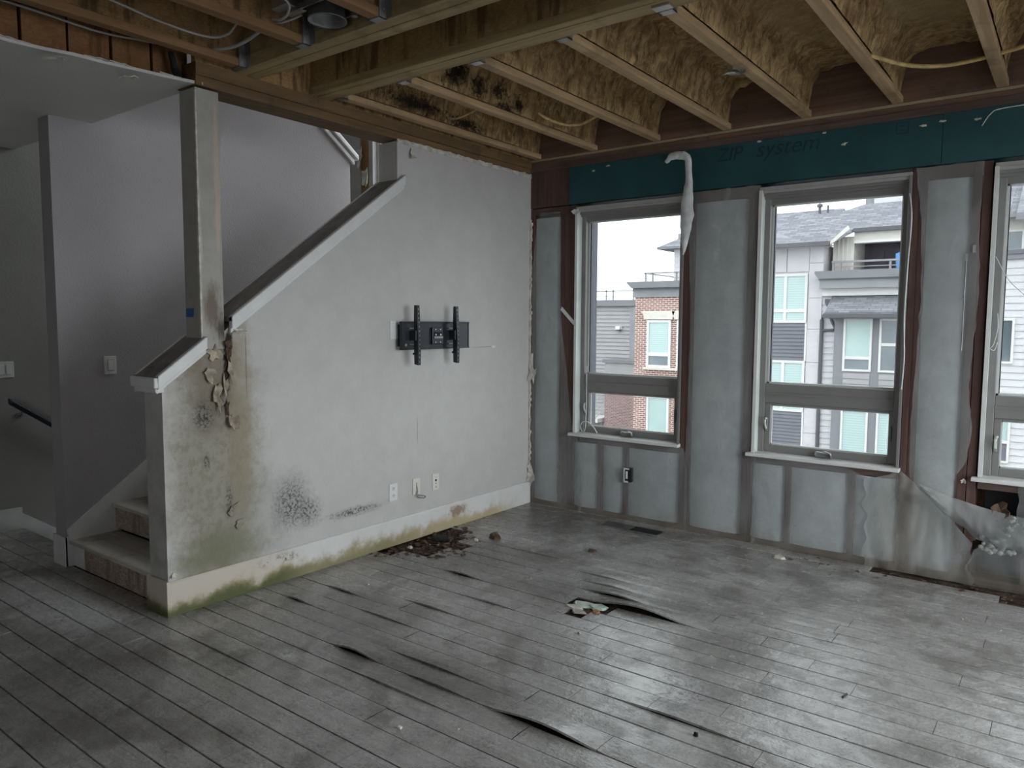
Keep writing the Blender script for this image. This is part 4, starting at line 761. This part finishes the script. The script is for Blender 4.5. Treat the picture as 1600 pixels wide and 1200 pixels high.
# --- red brick townhouse
A = empty('brick_townhouse'); tag(A, 'red brick townhouse with grey parapet seen through the first window', 'building')
bx('brick_wall', 'brick', A, -9.59, -6.85, 20, 26, -6.5, 2.52); bx('frieze', 'parapet', A, -9.62, -6.85, 19.95, 26, 2.52, 2.93)
MB().prism([(-9.62, 2.86), (-9.82, 3.05), (-9.82, 3.09), (-6.85, 3.09), (-6.85, 3.05), (-6.85, 2.86)], 'y', 19.72, 26).build('cornice', 'cornice', A); bx('frieze_band', 'cornice', A, -9.66, -6.85, 19.9, 26, 2.80, 2.87)
for x in (-9.06, -7.86):
    ext_window(A, x, x+.96, -.06, 1.68, 19.97, 'blind', .085, .42)
    MB().prism([(x-.08, 1.70), (x+1.02, 1.70), (x+1.12, 2.0), (x-.20, 2.0)], 'y', 19.9, 20.02).build('lintel', 'stone', A); bx('window_sill', 'stone', A, x-.12, x+1.08, 19.88, 20.02, -.15, -.06)
    ext_window(A, x+.04, x+.94, -2.9, -1.12, 19.97, 'shade', .08); bx('lintel', 'stone', A, x-.06, x+1.02, 19.9, 20.02, -1.12, -1.05)
rl = MB()
for x in (-9.34, -9.05, -8.1, -7.2): rl.box(x-.025, x+.025, 20.3, 20.35, 3.09, 3.42)
rl.box(-9.4, -6.86, 20.3, 20.35, 3.40, 3.45).box(-9.36, -9.31, 20.3, 24.5, 3.40, 3.44).box(-9.4, -6.86, 20.31, 20.34, 3.22, 3.24); rl.build('roof_railing', 'rail', A)
tw = bx('roof_tower', 'siding_white', A, -8.60, -6.86, 21.2, 25, 3.05, 4.36)
for i in range(7): bx('siding_course', 'siding_white', A, -8.62, -6.86, 21.175+.0, 21.2, 3.1+.19*i, 3.1+.19*i+.165)
MB().add([(-9.12, 20.8, 4.42), (-6.86, 20.8, 4.42), (-6.86, 25.3, 4.42), (-9.12, 25.3, 4.42), (-7.4, 23, 5.55), (-6.86, 23, 5.55)], [(0, 1, 5, 4), (1, 2, 5), (2, 3, 4, 5), (3, 0, 4), (0, 3, 2, 1)]).build('tower_roof', 'shingle', A)
bx('tower_eave', 'cornice', A, -9.14, -6.86, 20.78, 25.32, 4.34, 4.43)
for x, z in ((-8.62, 4.65), (-8.28, 4.85)): MB().tube([(x, 21.6, z-.3), (x, 21.6, z+.32)], .05, 8).build('vent_pipe', 'parapet', A)
# --- grey sided house further back
B = empty('grey_townhouse'); tag(B, 'grey lap sided house further back at the left of the first window', 'building')
bx('house_wall', 'siding_grey', B, -24, -12.5, 28, 34, -6.5, 2.45)
sdg = MB()
for i in range(46): sdg.prism([(27.97, -6.4+.195*i), (27.945, -6.4+.195*i), (27.99, -6.4+.195*i+.19)], 'x', -24, -12.5)
sdg.build('lap_siding', 'siding_grey', B)['kind'] = 'stuff'
bx('parapet_cap', 'cornice', B, -24.1, -12.4, 27.8, 34, 2.42, 2.72)
bx('corner_board', 'parapet', B, -14.05, -13.75, 27.9, 28.1, -6.5, 2.45)
rl = MB()
for x in (-19.5, -18, -16.9, -15.6, -15.2, -14.05): rl.box(x-.03, x+.03, 28.2, 28.26, 2.72, 3.25)
rl.box(-24, -14, 28.2, 28.26, 3.15, 3.2).box(-24, -14, 28.21, 28.25, 2.9, 2.93); rl.build('roof_railing', 'rail', B)
bay = bx('brick_bay', 'brick_dull', B, -14.9, -12.4, 27, 28, -6.5, -.95); bx('bay_cap', 'cornice', B, -15.0, -12.3, 26.9, 28, -.38, -.22); bx('bay_frieze', 'siding_grey', B, -14.9, -12.4, 26.98, 28, -.95, -.38)
MB().box(-14.76, -14.52, 27.7, 27.95, 1.25, 1.42).build('wall_lamp', 'extwhite', B); bx('lamp_shadow_box', 'gutter', B, -14.72, -14.56, 27.75, 27.95, 1.17, 1.25)
bx('lower_ledge', 'extwhite', B, -20, -15.0, 26.5, 28, -3.35, -3.15)
# --- bare tree
tr = empty('bare_tree'); tag(tr, 'leafless pale tree low in the first window', 'tree')
tb = Vector((-13.9, 24.5, -6.5)); r = random.Random(12)
MB().tube(smoothpath([tb, tb+Vector((.05, 0, 1.5)), tb+Vector((-.05, 0, 3.0)), tb+Vector((-.15, 0, 4.2)), tb+Vector((-.1, 0, 5.0))]), .08, 8, .25).build('trunk', 'bark', tr, smooth=True)
for i in range(22):
    z = r.uniform(2.4, 4.7); a = r.uniform(0, 6.28); l = r.uniform(.5, 1.1); s0 = tb+Vector((-.08, 0, z)); MB().tube(smoothpath([s0, s0+Vector((math.cos(a)*l*.5, math.sin(a)*l*.5, l*.45)), s0+Vector((math.cos(a)*l*.8, math.sin(a)*l*.8, l*1.1))], 4), .022, 5, .3).build('branch', 'bark', tr)
# --- white townhouse in the middle window
C = empty('white_townhouse'); tag(C, 'white panelled townhouse with shingle roof and terrace seen through the middle window', 'building')
bx('house_core', 'panel_white', C, -6.62, -2.9, 20.05, 26, -6.5, 4.1)
bays = [(-5.75, -3.36)]
zs = [-6.5, -4.6, -2.4, -1.35, .36, 1.62, 2.42, 3.24, 3.52, 4.12]
for x0, x1 in ((-6.62, -6.3), (-6.29, -5.77), (-3.34, -2.9)):
    for z0, z1 in zip([-6.5, -5, -3.6, -2.0, -.93, .32, 1.4, 2.4, 3.52], [-5, -3.6, -2.0, -.93, .32, 1.4, 2.4, 3.52, 4.12]): bx('facade_panel', 'panel_white', C, x0+.006, x1-.006, 20, 20.05, z0+.007, z1-.007)
for x0, x1 in ((-5.75, -4.95), (-4.94, -4.05), (-4.04, -3.34)): bx('facade_panel', 'panel_white', C, x0+.006, x1-.006, 20, 20.05, 3.26, 4.12)
ext_window(C, -5.75, -3.36, 1.60, 3.2, 20.0, 'blind', .08, 2.0, [-4.98, -4.06], 'blind')
ext_window(C, -5.75, -3.36, -1.33, .36, 20.0, 'blind', .08, -.95, [-4.98, -4.06], 'blind'); ext_window(C, -5.75, -3.36, -4.2, -2.45, 20.0, 'blind', .08, None, [-4.98, -4.06])
for zb, zt in ((.36, 1.60), (-2.45, -1.33)):
    nlap = 10; h = (zt-zb)/nlap
    for i in range(nlap): MB().prism([(19.97, zb+h*i), (20.02, zb+h*i), (20.02, zb+h*(i+1)), (20.0, zb+h*(i+1))], 'x', -5.72, -3.40).build('siding_board', 'siding_dark', C)
    bx('spandrel_trim', 'extwhite', C, -3.40, -3.34, 19.98, 20.06, zb, zt)
# right part: siding strip, bay, awning, parapet terrace
bx('wing_core', 'siding_white', C, -2.9, 1.1, 20.06, 26, -6.5, 3.15)
for i in range(46):
    z = -6.4+.195*i
    MB().prism([(20.02, z), (20.07, z), (20.07, z+.195), (20.05, z+.195)], 'x', -2.90, -2.44).build('siding_board', 'siding_white', C) if z < 2.3 else None
bx('bay_wall', 'trim_grey', C, -2.44, 1.1, 19.8, 20.06, -6.5, 1.86)
for x0, x1, pn, lw in ((-2.16, -1.33, 'shade', 'darkglass'), (-1.13, -.30, 'darkglass', 'darkglass'), (-.1, .73, 'shade', 'darkglass')):
    ext_window(C, x0, x1, .1, 1.74, 19.79, pn, .065, .52 if x0 != -1.13 else .95, None, lw); ext_window(C, x0+.02, x1-.02, -2.75, -1.1, 19.79, 'blind', .06)
    for i in range(6): MB().prism([(19.76, -.95+.165*i), (19.8, -.95+.165*i), (19.8, -.95+.165*(i+1)), (19.79, -.95+.165*(i+1))], 'x', x0+.03, x1-.03).build('siding_board', 'siding_grey', C)
MB().prism([(19.2, 1.86), (19.2, 1.94), (20.02, 2.46), (20.06, 2.46), (20.06, 1.86)], 'x', -2.60, 1.15).build('awning_roof', 'shingle', C)
bx('awning_gutter', 'gutter', C, -2.64, 1.15, 19.12, 19.24, 1.76, 1.88); bx('awning_fascia', 'trim_grey', C, -2.5, 1.1, 19.24, 19.8, 1.74, 1.80)
bx('white_band', 'extwhite', C, -2.88, 1.1, 19.9, 20.06, 2.46, 2.68); bx('band_lip', 'extwhite', C, -2.9, 1.1, 19.86, 20.06, 2.62, 2.68)
bx('terrace_parapet', 'parapet', C, -2.90, 1.1, 19.62, 20.06, 2.68, 3.0); MB().prism([(-2.90, 2.98), (-3.03, 3.14), (-3.03, 3.22), (1.15, 3.22), (1.15, 2.98)], 'y', 19.5, 20.2).build('parapet_cornice', 'cornice', C); bx('parapet_moulding', 'cornice', C, -2.93, 1.1, 19.58, 20.06, 2.94, 2.985)
rl = MB()
for x in (-2.63, -2.42, -.98, .4): rl.box(x-.03, x+.03, 20.1, 20.16, 3.2, 3.52)
rl.box(-2.68, 1.1, 20.08, 20.17, 3.50, 3.56).box(-2.65, 1.1, 20.11, 20.15, 3.36, 3.385).box(-2.65, 1.1, 20.11, 20.15, 3.25, 3.27); rl.build('terrace_railing', 'rail', C)
bx('terrace_back_wall', 'recess', C, -2.15, 1.1, 22.0, 22.2, 3.1, 4.6); bx('terrace_floor', 'conc', C, -2.9, 1.1, 20.06, 22.2, 3.1, 3.16); bx('terrace_door', 'siding_dark', C, -.9, .2, 21.95, 22.0, 3.16, 4.0); bx('terrace_lamp', 'gutter', C, -1.65, -1.52, 21.93, 22.0, 3.75, 3.95)
bx('terrace_side_wall', 'cream', C, -2.75, -2.12, 20.5, 22.2, 3.1, 4.35)
for i in range(5): bx('batten', 'cream', C, -2.74+.13*i, -2.70+.13*i, 20.47, 20.5, 3.16, 4.3)
bx('terrace_header', 'cream', C, -2.12, 1.1, 20.45, 20.75, 4.16, 4.60); bx('header_trim', 'extwhite', C, -2.12, 1.1, 20.42, 20.78, 4.12, 4.19)
def roofz(y): return 4.12+.5*(y-19.5)
rp_ = [(-6.62, 19.5), (-2.62, 19.5), (-2.40, 19.9), (-2.10, 20.42), (1.2, 20.42), (1.2, 22.55), (-2.3, 22.5), (-2.75, 22.1), (-6.62, 22.1)]
n = len(rp_); MB().add([(x, y, roofz(y)) for x, y in rp_]+[(x, y, roofz(y)-.1) for x, y in rp_], [tuple(range(n)), tuple(range(n, 2*n))[::-1]]+[(i, n+i, n+(i+1) % n, (i+1) % n) for i in range(n)]).build('main_roof', 'shingle', C)
bx('main_gutter', 'gutter', C, -6.62, -2.60, 19.36, 19.5, 4.0, 4.13); bx('terrace_gutter', 'gutter', C, -2.12, 1.2, 20.28, 20.42, 4.46, 4.58)
MB().prism([(-2.62, 4.10), (-2.58, 4.02), (-2.05, 4.46), (-2.1, 4.58)], 'y', 19.5, 19.58).build('rake_board', 'cream', C)
bx('soffit', 'cream', C, -6.62, -2.62, 19.45, 20.05, 4.02, 4.06)
MB().prism([(22.1, 5.35), (22.3, 5.52), (24, 5.0)], 'x', -6.62, -2.9).build('rear_roof', 'shingle', C)
MB().tube([(-3.62, 22.0, 5.3), (-3.62, 22.0, 5.62)], .045, 8).lathe((-3.62, 22, 5.58), [(.0, .0), (.1, .0), (.1, .08), (0, .14)], 10).build('vent_pipe', 'gutter', C); MB().tube([(-3.35, 22.0, 5.3), (-3.35, 22.0, 5.62)], .035, 8).build('vent_pipe', 'gutter', C)
bx('rear_tower', 'siding_white', C, -2.15, 1.2, 23.2, 26, 4.8, 6.2); bx('rear_tower_corner', 'parapet', C, -2.45, -2.15, 23.3, 26, 4.8, 6.2)
# conductor head and downspouts
ds = MB().prism([(-2.78, 2.36), (-2.52, 2.36), (-2.52, 2.24), (-2.60, 2.10), (-2.70, 2.10), (-2.78, 2.24)], 'y', 19.86, 20.02).build('conductor_head', 'gutter', C)
MB().tube([(-2.65, 19.95, 2.12), (-2.66, 19.95, 1.98), (-2.85, 19.95, 1.80), (-2.87, 19.95, 1.70), (-2.87, 19.95, -6.4)], .06, 8).build('downspout', 'gutter', C); MB().tube([(-2.60, 19.95, 1.78), (-2.58, 19.95, 1.68), (-2.46, 19.95, 1.44), (-2.50, 19.95, 1.38), (-2.84, 19.95, 1.36)], .045, 8).build('downspout', 'gutter', C)
tp = MB().grid(lambda u, v: (-.92+.5*u+.08*v*(u-.5), 20.75+.03*math.sin(u*9), 3.24+.52*v+.05*math.sin(u*5)*v), 10, 6).build('furniture_cover', 'blue', None, solid=.12); tag(tp, 'bright blue cover standing on the terrace across the street', 'cover')
# --- white sided house in the right window
D = empty('white_sided_house'); tag(D, 'white lap sided house with shingle roof seen through the right hand window', 'building')
bx('house_core', 'siding_white', D, 1.35, 9, 20.06, 27, -6.5, 4.62)
for i in range(50):
    z = -6.4+.195*i
    if z > 3.2: break
    MB().prism([(20.015, z), (20.065, z), (20.065, z+.195), (20.048, z+.195)], 'x', 1.35, 9).build('siding_board', 'siding_white', D)
bx('grey_band', 'trim_grey', D, 1.3, 9, 19.95, 20.08, 3.40, 3.56); bx('grey_lip', 'siding_dark', D, 1.3, 9, 19.9, 20.08, 3.54, 3.66); bx('upper_wall', 'cream', D, 1.35, 9, 20.04, 20.08, 3.66, 4.62)
ext_window(D, 1.3, 2.38, 3.62, 4.2, 20.0, 'darkglass', .05); ext_window(D, 1.25, 2.28, .48, 1.75, 20.0, 'darkglass', .06); ext_window(D, 1.2, 2.32, -2.35, -.85, 20.0, 'shade', .06, -1.75, None, 'siding_dark')
MB().prism([(19.6, 4.56), (19.6, 4.64), (22.0, 5.75), (22.0, 5.6)], 'x', 1.25, 2.25).build('lower_roof', 'shingle', D); bx('lower_fascia', 'parapet', D, 1.25, 2.25, 19.52, 19.6, 4.5, 4.66)
MB().prism([(19.1, 4.46), (19.1, 4.54), (22.5, 6.3), (22.5, 6.1)], 'x', 2.22, 9).build('upper_roof', 'shingle', D); bx('upper_fascia', 'cornice', D, 2.22, 9, 19.02, 19.1, 4.36, 4.54)
bx('rear_wall', 'siding_white', D, 1.25, 9, 22.2, 27, 4.6, 6.6)
# ------------------------------------------------------------------ move each thing's origin to its base
bpy.context.view_layer.update()
for o in list(COL.objects):
    if o.parent or o.type not in ('EMPTY', 'MESH') or o.get('kind') == 'structure': continue
    parts = [c for c in o.children]; ms = [q for q in ([o]+parts+[g for c in parts for g in c.children]) if q.type == 'MESH']
    pts = [v.co for q in ms for v in q.data.vertices]
    if not pts: continue
    base = Vector(((min(p.x for p in pts)+max(p.x for p in pts))/2, (min(p.y for p in pts)+max(p.y for p in pts))/2, min(p.z for p in pts)))
    if o.type == 'EMPTY':
        o.location = base
        for c in parts: c.location = c.location-base
    else:
        o.data.transform(Matrix.Translation(-base)); o.location = base
